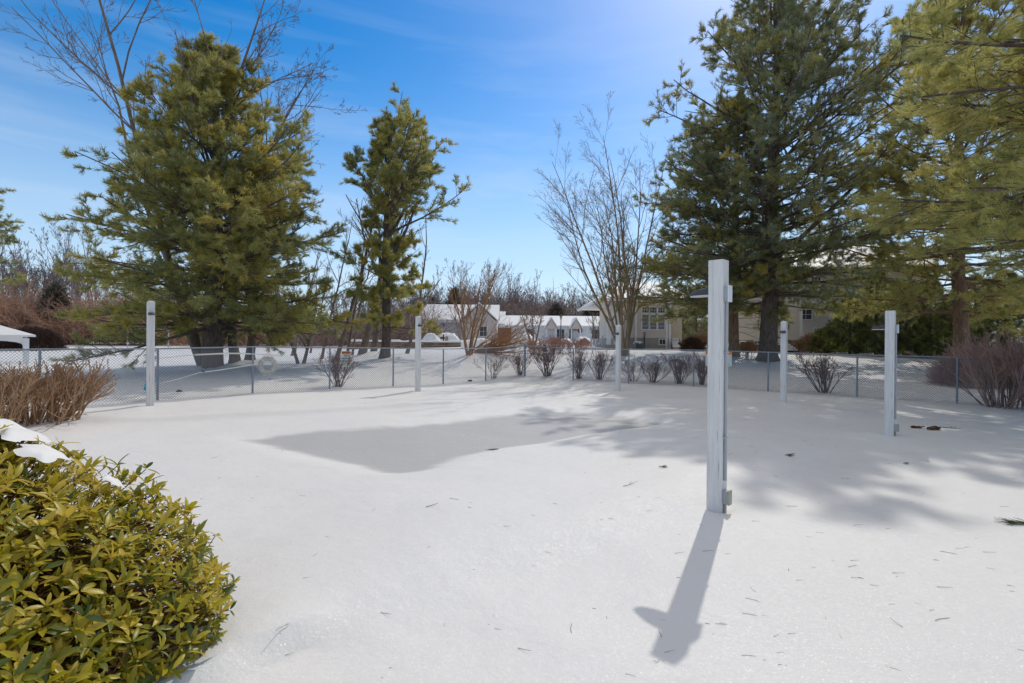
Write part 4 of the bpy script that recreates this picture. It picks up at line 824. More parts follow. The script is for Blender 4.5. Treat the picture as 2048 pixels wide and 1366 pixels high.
# --- garage house
d = 60.0; z0 = 1.12
gh = empty('garage_house', (un(838, 690, d)[0], d, z0), 0, 'single storey white house with snowy roof and garage doors behind the stone wall', 'house')
hbox('wall', (0, 0, -.5), (9.0, 8, 2.72), 'side_white', gh)
gable_roof(0, 9.0, 0, 8, 2.72, 4.75).build('roof', M['snow_obj'], gh)
hbox('fascia', (-.3, -.33, 2.52), (5.1, -.301, 2.71), 'white', gh)
for x0 in (2.0, 5.0):
    gd = hbox('garage_door', (x0 - .4, -.05, 0), (x0 + 2.2 - .4, -.003, 2.05), 'garage', gh)
    b = MB()
    for k in range(1, 4): b.box((x0 - .4, -.056, k * .51), (x0 + 1.8, -.051, k * .51 + .02))
    b.build('panel_lines', M['acgrey'], gd)
for x0 in (3.9, 7.0): 
    b = MB(); b.lathe([(.02, 0), (.09, .05), (.09, .22), (.02, .3)], (x0 - 1.0, -.18, 2.05), 6); b.box((x0 - 1.02, -.15, 2.2), (x0 - .98, -.003, 2.24)); b.build('wall_lamp', M['dark'], gh)
hbox('wing_wall', (5.2, -2.2, -.5), (9.1, -.004, 2.6), 'side_tan', gh)
tri_wall(5.2, 9.1, -2.2, 2.602, 4.55, 'side_tan', gh)
cross_gable(5.2, 9.1, -2.2, 3.9, 2.61, 4.62).build('wing_roof', M['snow_obj'], gh)
window(gh, 7.2, .9, .9, 1.2, -2.2)
# --- row house
d = 75.0; z0 = 1.2; xr = un(975, 690, d)[0]; xe = un(1240, 690, d)[0]; Lr = xe - xr
rh = empty('row_house', (xr, d, z0), 0, 'long single storey row house with snowy roof and two small gabled porches', 'house')
fx_ = lambda px: un(px, 690, d)[0] - xr
hbox('wall', (0, 0, -.5), (Lr, 9, 2.55), 'side_white', rh); gable_roof(0, Lr, 0, 9, 2.55, 4.15).build('roof', M['snow_obj'], rh)
hbox('high_wall', (-1, 1.5, 2.56), (fx_(1004), 7.5, 3.4), 'side_tan', rh) if False else None
gable_roof(-.6, fx_(1006), -.2, 9.2, 2.75, 4.75).build('upper_roof', M['snow_obj'], rh)
for pa, pb in ((1090, 1112), (1139, 1160)):
    a, c = fx_(pa), fx_(pb); tri_wall(a, c, -1.3, 2.2, 3.65, 'side_tan', rh, 'porch_gable'); cross_gable(a, c, -1.3, 2.5, 2.2, 3.7, .2).build('porch_roof', M['snow_obj'], rh)
    for xx in (a + .05, c - .2): hbox('porch_column', (xx, -1.25, -.3), (xx + .16, -1.08, 2.19), 'white', rh)
    hbox('door', (a + .5, -.06, 0), (a + 1.3, -.004, 2.0), 'garage', rh)
for p0_, wd in ((1112.5, .75), (1119, .75), (1137.5, .75), (1144.5, .75), (1052, 1.0), (1183, 1.9), (1005, .9), (1011, .9)):
    window(rh, fx_(p0_), .75, wd, 1.45, cols=1 if wd < 1.5 else 2)
hbox('brick_panel', (fx_(990), -.08, -.2), (fx_(1022), -.003, 2.3), 'brick', rh)
b = MB(); th = np.linspace(0, 2 * np.pi, 17); b.tube(np.stack([.28 * np.cos(th), 0 * th, .28 * np.sin(th)], -1), np.full(17, .09), 6); o = b.build('door_wreath', mat('wreath', (.22, .03, .03), .9)); o.location = (un(1160, 660, 74.6)[0], 74.5, un(1160, 661, 74.6)[2]); tag(o, 'small round red wreath on the wall right of the second porch', 'wreath')
# --- retaining wall and snow heaps
x0, y0, z0 = un(700, 690, 45); x1 = un(921, 690, 45)[0]; zt = un(870, 684, 45)[2]
b = MB(); b.box((0, 0, -.9), (x1 - x0, .6, zt - 1.02 - .0)); sw = o = b.build('stone_wall', M['wallstone']); o.location = (x0, y0, 1.0); tag(o, 'low brown stone retaining wall capped with snow in front of the garage house', 'wall')
for k in range(1): pass
def heap(loc, rx, ry, h, label, seed, name='snow_heap', n=26, par=None, dome=1.0):
    rg = np.random.default_rng(seed); th = np.linspace(0, 2 * np.pi, n, endpoint=False); V = [(0, 0, h)]; rings = 7; ph = rg.random(4) * 6
    for r_ in range(1, rings + 1):
        k = r_ / rings; lump = 1 + .12 * np.sin(3 * th + ph[0]) + .09 * np.sin(5 * th + ph[1] + k * 3) + rg.normal(0, .035, n); zz = h * (math.cos(k * math.pi / 2) ** (.8 / dome)) + h * (.16 * np.sin(3 * th + k * 7 + ph[2]) + .10 * np.sin(7 * th - k * 11 + ph[3]) + rg.normal(0, .05, n)) * (1 - k) * min(1, k * 2.5) - (.1 if r_ == rings else 0)
        V += [(rx * k * lump[i] * math.cos(th[i]), ry * k * lump[i] * math.sin(th[i]), zz[i] if hasattr(zz, '__len__') else zz) for i in range(n)]
    t_ = [(0, 1 + i, 1 + (i + 1) % n) for i in range(n)]; q = [(1 + (r_ - 1) * n + i, 1 + r_ * n + i, 1 + r_ * n + (i + 1) % n, 1 + (r_ - 1) * n + (i + 1) % n) for r_ in range(1, rings) for i in range(n)]
    b = MB(); b.add(V, q=q, t=t_); o = b.build(name, M['snow_obj'], par, smooth=True); o.location = loc
    return tag(o, label, 'snow heap') if par is None else o
x_, y_, z_ = un(862, 686, 48); heap((x_, 48, z_ - .1), 1.0, .8, 1.0, 'lumpy snow heap on the stone wall, leftmost by the garage', 1)
x_, y_, z_ = un(892, 686, 49); heap((x_, 49, z_ - .1), 1.6, 1.0, 1.05, 'wide smooth snow heap before the garage door', 2)
x_, y_, z_ = un(925, 695, 47); heap((x_, 47, z_ - .2), 1.5, .9, .85, 'snow heap behind the trunk of the orange-brown tree', 3)
x_, y_, z_ = un(1050, 685, 64); heap((x_, 64, z_ - .1), 1.8, 1.2, 1.2, 'snow heap left of the small rounded bare tree', 4)
x_, y_, z_ = un(960, 692, 40); heap((x_, 40, z_ - .2), 1.6, .9, .8, 'snow heap behind the fallen branches', 5)
x_, y_, z_ = un(1166, 685, 68); heap((x_, 68, z_), 1.3, 1.0, .75, 'snow heap before the row house wreath', 6)
x_, y_, z_ = un(1131, 685, 68); heap((x_, 68, z_), 1.0, .8, .55, 'small snow heap between the two porches', 7)
x_, y_, z_ = un(810, 684, 45.3); b = MB(); n = 40; xs = np.linspace(0, x1 - x0, n)
V = []
for i in range(n):
    hh = .16 + .05 * math.sin(i * .9) + .03 * math.sin(i * 2.3); V += [(xs[i], -.08, 0), (xs[i], -.03, hh * .8), (xs[i], .3, hh), (xs[i], .7, hh * .7), (xs[i], .72, 0)]
q = [(i*5+k, i*5+k+1, (i+1)*5+k+1, (i+1)*5+k) for i in range(n-1) for k in range(4)]; b.add(V, q=q, poly=[[0, 1, 2, 3, 4], [(n-1)*5+k for k in range(5)][::-1]])
o = b.build('snow_cap', M['snow_obj'], sw, smooth=True); o.location = (0, 0, zt - 1.02)
# mailbox post by the heap
x_, y_, z_ = un(887, 682, 46); t = empty('mailbox', (x_, 46, z_ - .2), 0, 'dark post with a mailbox standing in the snow heap above the stone wall', 'mailbox')
hbox('post', (-.05, -.05, -.3), (.05, .05, .8), 'dark', t); hbox('box', (-.3, -.09, .38), (.1, .09, .58), 'dark', t); hbox('newspaper_box', (.15, -.1, .2), (.42, .1, .62), 'plaque', t)
# --- street lamp
x_, y_, _ = on(1121.5, 62); t = empty('street_lamp', (x_, y_, g1(x_, y_)), 0, 'dark street lamp with brown lantern before the row house porches', 'street lamp')
b = MB(); b.lathe([(.12, 0), (.12, .3), (.06, .5), (.05, 3.0), (.09, 3.05)], n=8); b.build('pole', M['dark'], t)
b = MB(); b.lathe([(.08, 3.06), (.17, 3.45), (.17, 3.46)], n=6); b.build('lantern', M['plaque'], t); b = MB(); b.lathe([(.22, 3.47), (.10, 3.62), (.02, 3.72)], n=6); b.build('lantern_cap', M['dark'], t)
# --- beige condo with porch
d = 36.0; zg = un(1290, 697, d)[2]; xl = un(1243, 697, d)[0]
cd = empty('beige_condo', (xl, d, zg), 0, 'beige sided condo with grey foundation and corner porch behind the bare tree', 'building')
X = lambda px, dd=36.0: un(px, 650, dd)[0] - xl
Z = lambda py, dd=36.0, px=1290: un(px, py, dd)[2] - zg
W1 = X(1340)
hbox('foundation', (0, 0, -.4), (W1, 9, Z(675.5)), 'found', cd); hbox('wall', (-.02, -.03, Z(675.5) + .002), (W1 + .02, 9, Z(600)), 'side_beige', cd)
hbox('side_wall', (W1 + .03, 1.6, -.4), (X(1364, 37.6), 9, Z(600)), 'side_beige', cd)
ex0, ex1 = X(1202, 34.5), X(1366, 36); b = MB(); e0, e1 = -1.5, 10.4; ze = Z(600); zr = ze + 1.75; ym = (e0 + e1) / 2
V = [(ex0, e0, ze), (ex1, e0, ze), (ex1, e1, ze), (ex0, e1, ze), (ex0 + 2.6, ym, zr), (ex1, ym, zr)]
V2 = [(a, c, z - .12) for a, c, z in V[:4]]
b.add(V + V2, q=[(0, 1, 5, 4), (2, 3, 4, 5), (6, 7, 1, 0), (7, 8, 2, 1), (8, 9, 3, 2), (9, 6, 0, 3), (9, 8, 7, 6)], t=[(3, 0, 4), (1, 2, 5)]); b.build('roof', M['snow_obj'], cd)
hbox('gutter', (ex0 - .02, e0 - .10, ze - .22), (ex1, e0 - .003, ze - .02), 'white', cd); hbox('gutter', (ex0 - .10, e0 + .0, ze - .22), (ex0 - .003, e1, ze - .02), 'white', cd)
hbox('porch_beam', (X(1213, 35) - .05, -1.1, ze - .5), (-.03, -.95, ze - .13), 'side_beige', cd)
hbox('porch_floor', (X(1213, 35) - .1, -1.1, -.4), (-.025, 3, .25), 'found', cd)
for px_, y_ in ((1214.5, -1.08), (1229, -1.0), (1240, -.32)): hbox('porch_column', (X(px_, 36 + y_), y_, .251), (X(px_, 36 + y_) + .26, y_ + .2, ze - .13 if px_ > 1235 else ze - .51), 'white', cd)
hbox('porch_wall', (X(1236, 39), 2.9, .252), (-.03, 3.1, ze - .13), 'side_white', cd)
hbox('downspout', (X(1269.5), -.13, .15), (X(1272.8), -.034, ze - .3), 'white', cd)
b = MB(); b.tube([(X(1271), -.08, ze - .3), (X(1268), -.5, ze - .12), (X(1267), -1.45, ze - .1)], [.05] * 3, 6); b.tube([(X(1271), -.1, .2), (X(1268), -.35, .08)], [.05] * 2, 6); b.build('gutter_elbow', M['white'], cd)
window(cd, X(1282.3), Z(627), .57, Z(613) - Z(627), -.035, 3, 2); window(cd, X(1298), Z(627), .57, Z(613) - Z(627), -.035, 3, 2); window(cd, X(1314), Z(627), .57, Z(613) - Z(627), -.035, 3, 2)
for p_ in (1282.3, 1298, 1314): window(cd, X(p_), Z(660), .57, Z(628) - Z(660), -.035, 1, 4, 'blind')
for p_ in (1331, 1337.2): hbox('corner_board', (X(p_), -.08, -.1), (X(p_) + .15, -.034, Z(603)), 'white', cd)
window(cd, X(1317.5), Z(690), .52, Z(677) - Z(690), -.001, 2, 1)
pl = hbox('wall_plaque', (X(1256), -.07, Z(645)), (X(1264), -.034, Z(635)), 'plaque', cd)
hbox('utility_meter', (X(1287), -.14, Z(672)), (X(1290.5), -.034, Z(664)), 'acgrey', cd); b = MB(); b.tube([(X(1288.3), -.08, -.1), (X(1288.3), -.08, Z(672))], [.04] * 2, 6); b.build('meter_pipe', M['dark'], cd)
def ac(px, d, w_, h_, label, mt, zb=None):
    x_, y_, z_ = on(px, d); t = empty('air_conditioner', (x_, y_, z_ if zb is None else zb), 0, label, 'air conditioner'); b = MB(); b.box((-w_/2, -w_/2, -.1), (w_/2, w_/2, h_)); b.build('casing', M[mt], t)
    b = MB()
    for k in range(7): b.box((-w_/2 + .03, -w_/2 - .012, .08 + k * (h_ - .14) / 7), (w_/2 - .03, -w_/2 - .002, .11 + k * (h_ - .14) / 7))
    b.build('louvres', M['dark'], t); heap((0, 0, h_), w_ * .52, w_ * .52, .07, '', 9, 'snow_top', 12, t); return t
ac(1277, 35, .6, .48, 'grey air conditioner against the beige condo foundation', 'acgrey', zg - .05); ac(1489, 31.8, .62, .55, 'black air conditioner behind the reddish pine trunk', 'dark')
# snowy steps
def steps(px0, px1, py0, py1, d, n, run, label, dx=0.0):
    xa, _, za = un(px0, py1, d); xb = un(px1, py1, d)[0]; zt_ = un(px0, py0, d + run * n)[2]; t = empty('outdoor_steps', (xa, d, za), 0, label, 'steps'); H = zt_ - za; W_s = xb - xa
    for k in range(n):
        st_ = hbox('tread', (k * dx, k * run, (k + .72) * H / n), (W_s + k * dx, k * run + run * 1.1, (k + .88) * H / n), 'wood', t); hbox('snow_strip', (k * dx + .02, k * run + .02, (k + .88) * H / n + .002), (W_s + k * dx - .02, k * run + run * .95, (k + .88) * H / n + .08), 'snow_obj', st_)
    for s_ in (0, 1):
        b = MB(); xx = -.06 if s_ == 0 else W_s + .003; b.prism([(xx, 0, -.3), (xx, run * n, -.3), (xx + dx * n, run * n, H), (xx, 0, H / n * .6)] if False else [(xx, -.05, -.3), (xx + dx * n, run * n + .05, -.3), (xx + dx * n, run * n + .05, H), (xx, -.05, H / n * .5)], (.057, 0, 0)); b.build('stringer', M['wood'], t)
    return t
steps(1346, 1362, 678, 697, 34.6, 7, .28, 'snow covered wooden steps at the right end of the beige condo', .07); steps(1574, 1597, 680, 704, 29.5, 7, .26, 'snow covered steps right of the big dark pine trunk')
# picket fence
xa, ya, _ = un(1182, 690, 38); xb = un(1227, 690, 38)[0]; zb = un(1200, 693, 38)[2]; t = empty('picket_fence', (xa, ya, zb), 0, 'short white picket fence left of the condo porch', 'fence'); Lp = xb - xa
for k in (0, .5, 1): 
    b = MB(); b.box((Lp * k - .05, -.05, -.3), (Lp * k + .05, .05, .72)); b.lathe([(.06, .721), (.06, .75), (.01, .83)], (Lp * k, 0, 0), 6); b.build('post', M['white'], t)
b = MB(); b.box((.05, -.02, .05), (Lp - .05, .02, .13)); b.box((.05, -.02, .50), (Lp - .05, .02, .57)); b.build('rail', M['white'], t)
for k in range(15):
    f_ = (k + .5) / 15; u_ = (f_ * 2) % 1; xk = Lp * f_
    if abs(f_ - .5) < .02: continue
    b = MB(); tp = .66 - .10 * math.sin(u_ * math.pi); b.prism([(xk - .03, -.035, .0), (xk + .03, -.035, .0), (xk + .03, -.035, tp - .04), (xk, -.035, tp), (xk - .03, -.035, tp - .04)], (0, .013, 0)); b.build('picket', M['white'], t)
# --- two storey condo
dA, dB = 35.0, 29.8; pA = un(1478, 690, dA); pB = un(1858, 690, dB); Lc, ac_ = wall_frame(pA, pB); zc = 1.0
c2 = empty('two_storey_condo', (pA[0], pA[1], zc), ac_, 'two storey beige condo partly hidden behind the right pines', 'building')
He = un(1855, 534, dB)[2] - zc
def Q(px, py):                                   # facade coordinates from a pixel
    k = (px - 1024) / 1024; ca, sa = math.cos(ac_), math.sin(ac_); s_ = (k * pA[1] - pA[0]) / (ca - k * sa); yy = pA[1] + s_ * sa; return s_, un(px, py, yy)[2] - zc
hbox('foundation', (0, .03, -.5), (Lc, 9.95, .75), 'found', c2); hbox('wall', (-.02, 0, .752), (Lc + .02, 10, He), 'side_beige', c2)
gable_roof(-.1, Lc + .1, -.2, 10.2, He + .002, He + 2.2, .25, .12).build('roof', M['snow_obj'], c2); hbox('gutter', (-.3, -.60, He - .12), (Lc + .3, -.48, He + .12), 'white', c2)
for (a, t_, c_, d_, cl, rw) in ((1545, 552, 1572, 572, 2, 1), (1592, 553, 1616, 572, 3, 1), (1620, 553, 1642, 573, 3, 1), (1520, 622, 1545, 640, 2, 1), (1598, 618, 1625, 640, 2, 2), (1508, 680, 1521, 689, 2, 1), (1632, 682, 1648, 690, 2, 1), (1626, 655, 1640, 668, 2, 1), (1760, 560, 1790, 590, 2, 2)):
    s0, z1_ = Q(a, t_); s1, z0_ = Q(c_, d_); window(c2, s0, z0_, s1 - s0, z1_ - z0_, -.003, cl, rw)
s0, z1_ = Q(1600, 574); s1, z0_ = Q(1662, 600); b = MB(); b.box((s0, -1.3, z0_ - .25), (s1, -.004, z0_ - .05)); bal = b.build('balcony', M['white'], c2)
b = MB(); b.box((s0, -1.3, z0_ + .8), (s1, -1.24, z0_ + .86))
for k in range(int((s1 - s0) / .14)): b.box((s0 + k * .14, -1.28, z0_ - .05), (s0 + k * .14 + .03, -1.25, z0_ + .8))
b.build('railing', M['white'], bal)
for ss in (s0, s1 - .16): hbox('balcony_post', (ss, -1.28, -.3), (ss + .16, -1.12, z0_ - .251), 'white', c2)
s0, z1_ = Q(1623, 656); s1, z0_ = Q(1645, 668); hbox('window_box', (s0, -.25, z0_ - .25), (s1, -.056, z0_ - .02), 'white', c2)
# --- gazebo at left
d = 28.0; xz, _, zz0 = un(52, 727, d); gzb = empty('gazebo', (un(52.5, 700, d)[0] - 2.62, d - .46, -.15), R(44), 'white snow covered gazebo roof on square posts at the left edge', 'gazebo')
gx0 = 2.2; ze = un(52, 670, d)[2] - gzb.location.z
for sx_ in (1, -1):
    for sy_ in (-1, 1): hbox('post', (sx_ * gx0 - .12, sy_ * 1.5 - .12, -.5), (sx_ * gx0 + .12, sy_ * 1.5 + .12, ze - .18), 'white', gzb)
b = MB(); e = gx0 + .38; ey = 1.9; V = [(-e, -ey, ze), (e, -ey, ze), (e, ey, ze), (-e, ey, ze), (0, 0, ze + .95), (-e, -ey, ze - .1), (e, -ey, ze - .1), (e, ey, ze - .1), (-e, ey, ze - .1)]
b.add(V, q=[(5, 6, 1, 0), (6, 7, 2, 1), (7, 8, 3, 2), (8, 5, 0, 3), (8, 7, 6, 5)], t=[(0, 1, 4), (1, 2, 4), (2, 3, 4), (3, 0, 4)]); b.build('roof', M['snow_obj'], gzb)
for sy_ in (-1, 1):
    pts = [(gx0 - .12, 0, ze - .101), (-gx0 + .12, 0, ze - .101)] + [(-(gx0 - .121) * math.cos(a), 0, ze - .62 + .34 * math.sin(a) ** .6) for a in np.linspace(0.001, math.pi - .001, 13)]
    b = MB(); b.prism([(p[0], sy_ * 1.5 - .05, p[2]) for p in pts], (0, .1, 0)); b.build('arched_beam', M['white'], gzb)
for sx_ in (-1, 1): hbox('side_beam', (sx_ * gx0 - .05, -1.38, ze - .32), (sx_ * gx0 + .05, 1.38, ze - .102), 'white', gzb)
# --- goal frame in the far snow
t = empty('goal_frame', on(296, 52), 0, 'grey pipe goal frame in the far snow left of the big pine', 'goal frame'); hw = 41 / 1024 * 52; zt_ = un(296, 659, 52)[2] - t.location.z
for s_ in (-1, 1): b = MB(); b.tube([(s_ * hw, 0, -.2), (s_ * hw, 0, zt_)], [.06] * 2, 8); b.build('upright', M['conduit'], t)
b = MB(); b.tube([(-hw, 0, zt_), (hw, 0, zt_)], [.06] * 2, 8); b.build('crossbar', M['conduit'], t); b = MB(); b.tube([(-hw * .35, 1.2, zt_), (-hw * .35, 1.2, zt_ - 1.2)], [.04] * 2, 6); b.build('rear_pipe', M['conduit'], t)

# ================================================================== glossy evergreen bush, near left
rg = np.random.default_rng(200); bc = Vector((-2.87, 2.08, 0.0)); RX, RY, RZ = 1.50, 1.28, 1.15
rb = empty('evergreen_bush', (bc.x, bc.y, g1(bc.x, bc.y)), 0, 'big glossy yellow-green evergreen bush filling the lower left corner', 'bush'); zo = bc.z - rb.location.z
def leaf_template():
    u = np.array([0, .12, .35, .62, .85, 1.0]); w_ = np.array([.015, .085, .145, .15, .085, .006]); V = []; F = []
    for i in range(6):
        z = -.28 * u[i] ** 2; V += [(u[i], -w_[i], z + .045 * (w_[i] > .05)), (u[i], 0, z), (u[i], w_[i], z + .045 * (w_[i] > .05))]
    for i in range(5):
        for k in range(2): F.append((i*3+k, i*3+k+1, (i+1)*3+k+1, (i+1)*3+k))
    return np.array(V), F
LV, LF = leaf_template()
n = 9600; q = norm(rg.normal(0, 1, (n, 3))); q[:, 2] = np.abs(q[:, 2]) * 1.0 - .10 * rg.random(n); q = norm(q)
keep = (q[:, 1] < .55); q = q[keep]; n = len(q)
lump = 1 + .045 * np.sin(q[:, 0] * 7 + 1) * np.sin(q[:, 1] * 8) + .04 * np.sin(q[:, 2] * 11 + q[:, 0] * 5)
dep = 1 - np.abs(rg.normal(0, .05, n)); inner = rg.random(n) < .42; dep[inner] -= rg.uniform(.08, .45, inner.sum()); out_ = rg.random(n) < .03; dep[out_] = rg.uniform(1.0, 1.05, out_.sum())
pw = 1.0; tip_pos = q * (lump * dep)[:, None] * np.array([RX, RY, RZ]) + np.array([0, 0, zo])
nrm = norm(q / np.array([RX, RY, RZ])); ax = norm(nrm * .9 + np.array([0, 0, .75]) + rg.normal(0, .32, (n, 3)))
# the outline bulges low at the right
kl = 6; pi = np.repeat(np.arange(n), kl); az = np.tile(np.arange(kl) * 2 * np.pi / kl, n) + rg.normal(0, .3, n * kl) + np.repeat(rg.random(n) * 6, kl)
A1 = norm(np.cross(ax, rg.normal(0, 1, (n, 3)))); A2 = np.cross(ax, A1)
el = np.clip(rg.normal(.68, .42, n * kl), -.5, 1.45)          # 0 = flat whorl, high = upright leaf
rad = np.cos(az)[:, None] * A1[pi] + np.sin(az)[:, None] * A2[pi]; X_ = norm(rad * np.cos(el)[:, None] + ax[pi] * np.sin(el)[:, None]); Zv = norm(ax[pi] * np.cos(el)[:, None] - rad * np.sin(el)[:, None]); Y_ = np.cross(Zv, X_)
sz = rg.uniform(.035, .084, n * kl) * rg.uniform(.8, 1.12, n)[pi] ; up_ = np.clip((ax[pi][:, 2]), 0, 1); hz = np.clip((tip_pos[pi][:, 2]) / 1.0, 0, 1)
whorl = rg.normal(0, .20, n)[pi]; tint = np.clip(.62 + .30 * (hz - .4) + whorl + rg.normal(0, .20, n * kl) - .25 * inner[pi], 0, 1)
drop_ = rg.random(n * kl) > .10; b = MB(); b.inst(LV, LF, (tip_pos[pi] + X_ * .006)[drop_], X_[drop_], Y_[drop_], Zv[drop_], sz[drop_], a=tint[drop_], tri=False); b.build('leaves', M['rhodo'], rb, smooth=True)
b = MB(); m = 6; t_ = np.linspace(0, 1, m)[None, :, None]; zlow = np.array([0, 0, 1.0])
root = tip_pos * rg.uniform(.35, .72, (n, 1)) + rg.normal(0, .07, (n, 3)); root[:, 2] = np.abs(root[:, 2]) * .85
P = root[:, None] * (1 - t_) + tip_pos[:, None] * t_; P[:, 1:-1] += np.cumsum(rg.normal(0, .016, (n, m - 2, 3)), 1); b.tube(P, np.full((n, 1), .0032) * np.linspace(1.5, .7, m)[None], 4)
n2 = 130; sel = rg.choice(n, n2, replace=False); r0_ = np.stack([rg.normal(0, .4, n2), rg.normal(0, .35, n2), np.full(n2, -.05)], 1)
P = r0_[:, None] * (1 - t_) + (tip_pos[sel] * .85)[:, None] * t_ + np.array([0, 0, .22]) * np.sin(np.pi * t_); P[:, 1:-1] += rg.normal(0, .03, (n2, m - 2, 3)); b.tube(P, np.full((n2, 1), .009) * np.linspace(1.3, .5, m)[None], 5)
b.build('stems', M['stem'], rb)
# snow patches lying on the bush
def patch(az0, el0, ra, re, label, seed, off=.035):
    """snow lying on the bush: a lens draped over its domed surface"""
    rg = np.random.default_rng(seed); n = 36; rings = 8; ph = rg.random(4) * 6; th = np.linspace(0, 2 * np.pi, n, endpoint=False); V = []
    for s_ in (1, -1):
        for r_ in range(rings + 1):
            k = r_ / rings; lump = 1 + .18 * np.sin(2 * th + ph[0]) + .14 * np.sin(5 * th + ph[1]) + .06 * np.sin(9 * th + ph[2])
            azz = az0 + ra * k * lump * np.cos(th); ell = el0 + re * k * lump * np.sin(th); hgt = off * (1 - k ** 3) * (s_ if s_ > 0 else -.3) * (.75 + .35 * np.sin(azz * 13 + ph[3]) * np.sin(ell * 31 + ph[0])) + .006 * np.sin(azz * 30) * np.cos(ell * 37)
            V.append(np.stack([RX * np.cos(ell) * np.cos(azz), RY * np.cos(ell) * np.sin(azz), RZ * np.sin(ell) + zo + hgt], 1))
    m = rings + 1; q = []
    for s_ in range(2):
        for r_ in range(rings):
            for i in range(n):
                a_, b_ = (s_ * m + r_) * n + i, (s_ * m + r_) * n + (i + 1) % n; f = (a_, a_ + n, b_ + n, b_); q.append(f if s_ == 0 else f[::-1])
    b = MB(); b.add(np.vstack(V), q=q); o = b.build('snow_patch', M['snow_obj'], smooth=True); o.location = rb.location; return tag(o, label, 'snow')
patch(R(58), R(65), R(36), R(6), 'thick snow patch on top of the evergreen bush at the left edge', 21, .05)
patch(R(22), R(58), R(9), R(4), 'small icy snow patch lower on the evergreen bush', 22, .025)
patch(R(25), R(45), R(3), R(2.5), 'tiny snow patch on the right flank of the evergreen bush', 24, .012)

# ================================================================== litter on the snow
def lit(name, px, py, b, mt, label, cat, group=None, rz=0, dz=.004, sc_=1):
    x, y = gp(px, py); o = b.build(name, M[mt]) if isinstance(b, MB) else bpy.data.objects.new(name, b)
    if not isinstance(b, MB): COL.objects.link(o)
    o.location = (x, y, g1(x, y) + dz); o.rotation_euler = (0, 0, rz); o.scale = (sc_,) * 3; return tag(o, label, cat, group)
def twig_mb(seed, L_, r_, k=3, m=6):
    rg = np.random.default_rng(seed); P = axis_path(np.array([[-L_/2, 0, .0]]), np.array([[1.0, 0, .02]]), np.array([L_]), m, 0, .12, rg); P[:, :, 2] = np.abs(P[:, :, 2]) * .4 + r_; RR = np.full((1, m), r_) * np.linspace(1, .5, m); b = MB(); b.tube(P, RR, 4)
    if k: C, CR = children(P, RR, k, .2, .9, .7, .4, 4, 0, .1, .6, r_ * .5, rg); C[:, :, 2] = np.abs(C[:, :, 2]) * .7 + .001; b.tube(C, CR, 3)
    return b
def sprig_mb(seed, n, L_, stem=.1):
    rg = np.random.default_rng(seed); az = rg.normal(0, .4, n); b = MB(); p0 = np.stack([rg.uniform(-stem, stem, n), rg.normal(0, .006, n), np.full(n, .008)], 1)
    P = axis_path(p0, np.stack([np.cos(az), np.sin(az), np.abs(rg.normal(0, .18, n))], 1), rg.uniform(.7, 1.1, n) * L_, 3, -.1, .03, rg); b.tube(P, np.full((n, 3), .0014), 3, a=rg.random(n)); b.tube([(-stem * 1.3, 0, .008), (stem, 0, .01)], [.003, .003], 4, a=[.2]); return b
lit('fallen_twig', 1265, 995, twig_mb(1, .22, .0025, 4), 'twig', 'forked thin twig on the snow left of the nearest light post', 'twig', rz=.4)
lit('pine_sprig', 1322, 957, sprig_mb(2, 40, .06, .02), 'sprig', 'small green pine tuft on the snow left of the nearest light post', 'pine sprig', rz=.2)
lit('pine_sprig', 2045, 1050, sprig_mb(3, 70, .13, .09), 'sprig', 'green pine sprig on the snow at the right edge', 'pine sprig', rz=-.15 + math.pi)
lit('pine_sprig', 1575, 922, sprig_mb(4, 40, .07, .03), 'twig', 'dark sprig in the shade right of the nearest light post', 'pine sprig', rz=.1)
lit('pine_cone', 1810, 928, sprig_mb(5, 60, .03, .02), 'twig', 'dark pine cone on the snow below the rightmost light post', 'pine cone')
lit('fallen_twig', 867, 1040, twig_mb(6, .13, .003, 0), 'twig', 'short curved twig alone on the open snow in the centre', 'twig', rz=.4)
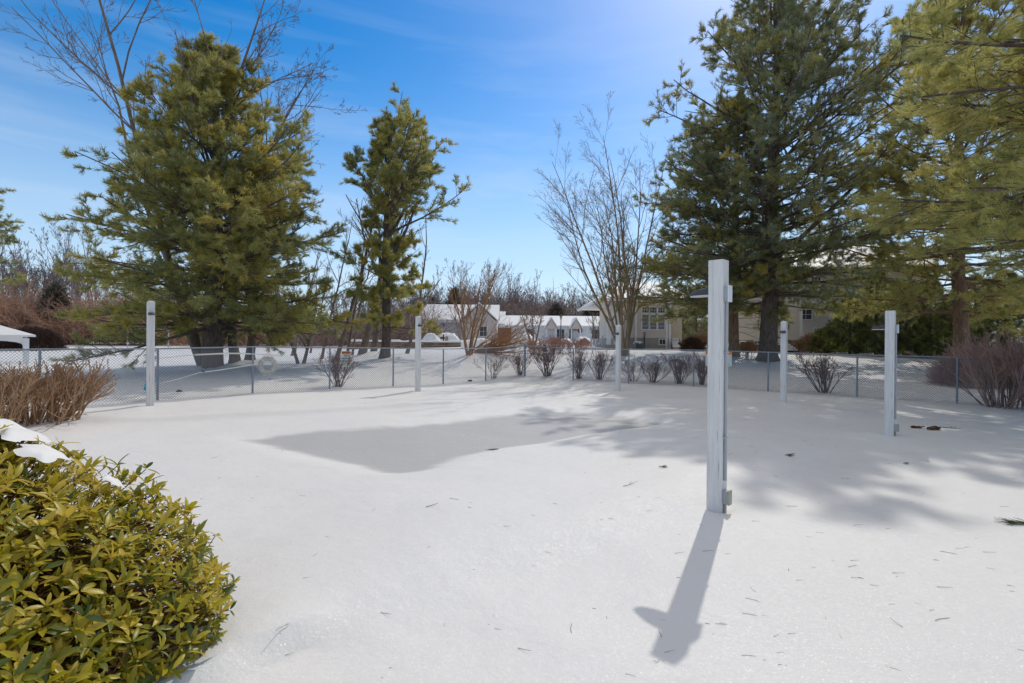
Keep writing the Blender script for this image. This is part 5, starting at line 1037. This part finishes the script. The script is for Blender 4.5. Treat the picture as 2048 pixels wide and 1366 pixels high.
lit('pine_sprig', 980, 890, sprig_mb(7, 36, .10, .05), 'twig', 'dark sprig lying on the near edge of the grey pool slush', 'pine sprig', rz=.3)
lit('fallen_branch', 1892, 860, twig_mb(8, .42, .006, 4), 'twig', 'thin forked branch beside the brown leaf clump at right', 'branch', rz=-.5, dz=.03)
def leafclump(seed, L_, w_, h_):
    rg = np.random.default_rng(seed); n = 34; b = MB(); pos = np.stack([rg.uniform(-L_/2, L_/2, n), rg.normal(0, w_ * .3, n), rg.uniform(.005, h_, n)], 1); X_ = norm(rg.normal(0, 1, (n, 3)) * np.array([1, .6, .35])); Y_ = norm(np.cross(X_, rg.normal(0, 1, (n, 3)))); Z_ = np.cross(X_, Y_)
    V = LV * np.array([1, 1.8, 1]); b.inst(V, LF, pos - X_ * .04, X_, Y_, Z_, rg.uniform(.06, .10, n), tri=False); return b
lit('leaf_clump', 1864, 860, leafclump(9, .18, .12, .05), 'brownleaf', 'larger clump of rusty dead leaves right of the rightmost light post', 'dead leaves')
lit('leaf_clump', 1832, 856, leafclump(10, .14, .05, .025), 'brownleaf', 'thin line of rusty dead leaves next to the rightmost light post', 'dead leaves')
lit('dead_leaf', 358, 792, leafclump(11, .08, .05, .03), 'brownleaf', 'brown leaf at the foot of the fence right of the leftmost light post', 'dead leaf')
lit('dead_leaf', 940, 765, leafclump(12, .1, .05, .03), 'brownleaf', 'brown leaf at the foot of the fence left of the corner post', 'dead leaf')
tw = [twig_mb(300 + i, L_, r_, k).mesh('twig', M['twig']) for i, (L_, r_, k) in enumerate(((.07, .0013, 0), (.10, .0016, 0), (.05, .0012, 0), (.12, .0017, 1), (.035, .002, 0)))]
fg = random.Random(8)
for i in range(230):
    px = fg.uniform(380, 2060); py = 800 + 566 * fg.random() ** 1.3
    if px < 560 and py > 1000: continue
    if fg.random() < .35: px = fg.uniform(1150, 2060)
    lit('fallen_needle', px, py, tw[fg.randrange(5)], None, 'short dark needle or twig fallen on the snow', 'twig', 'needles and twigs scattered on the snow', rz=fg.uniform(-.6, .6) + (1.5 if fg.random() < .15 else 0), sc_=fg.uniform(.35, .9), dz=.001)
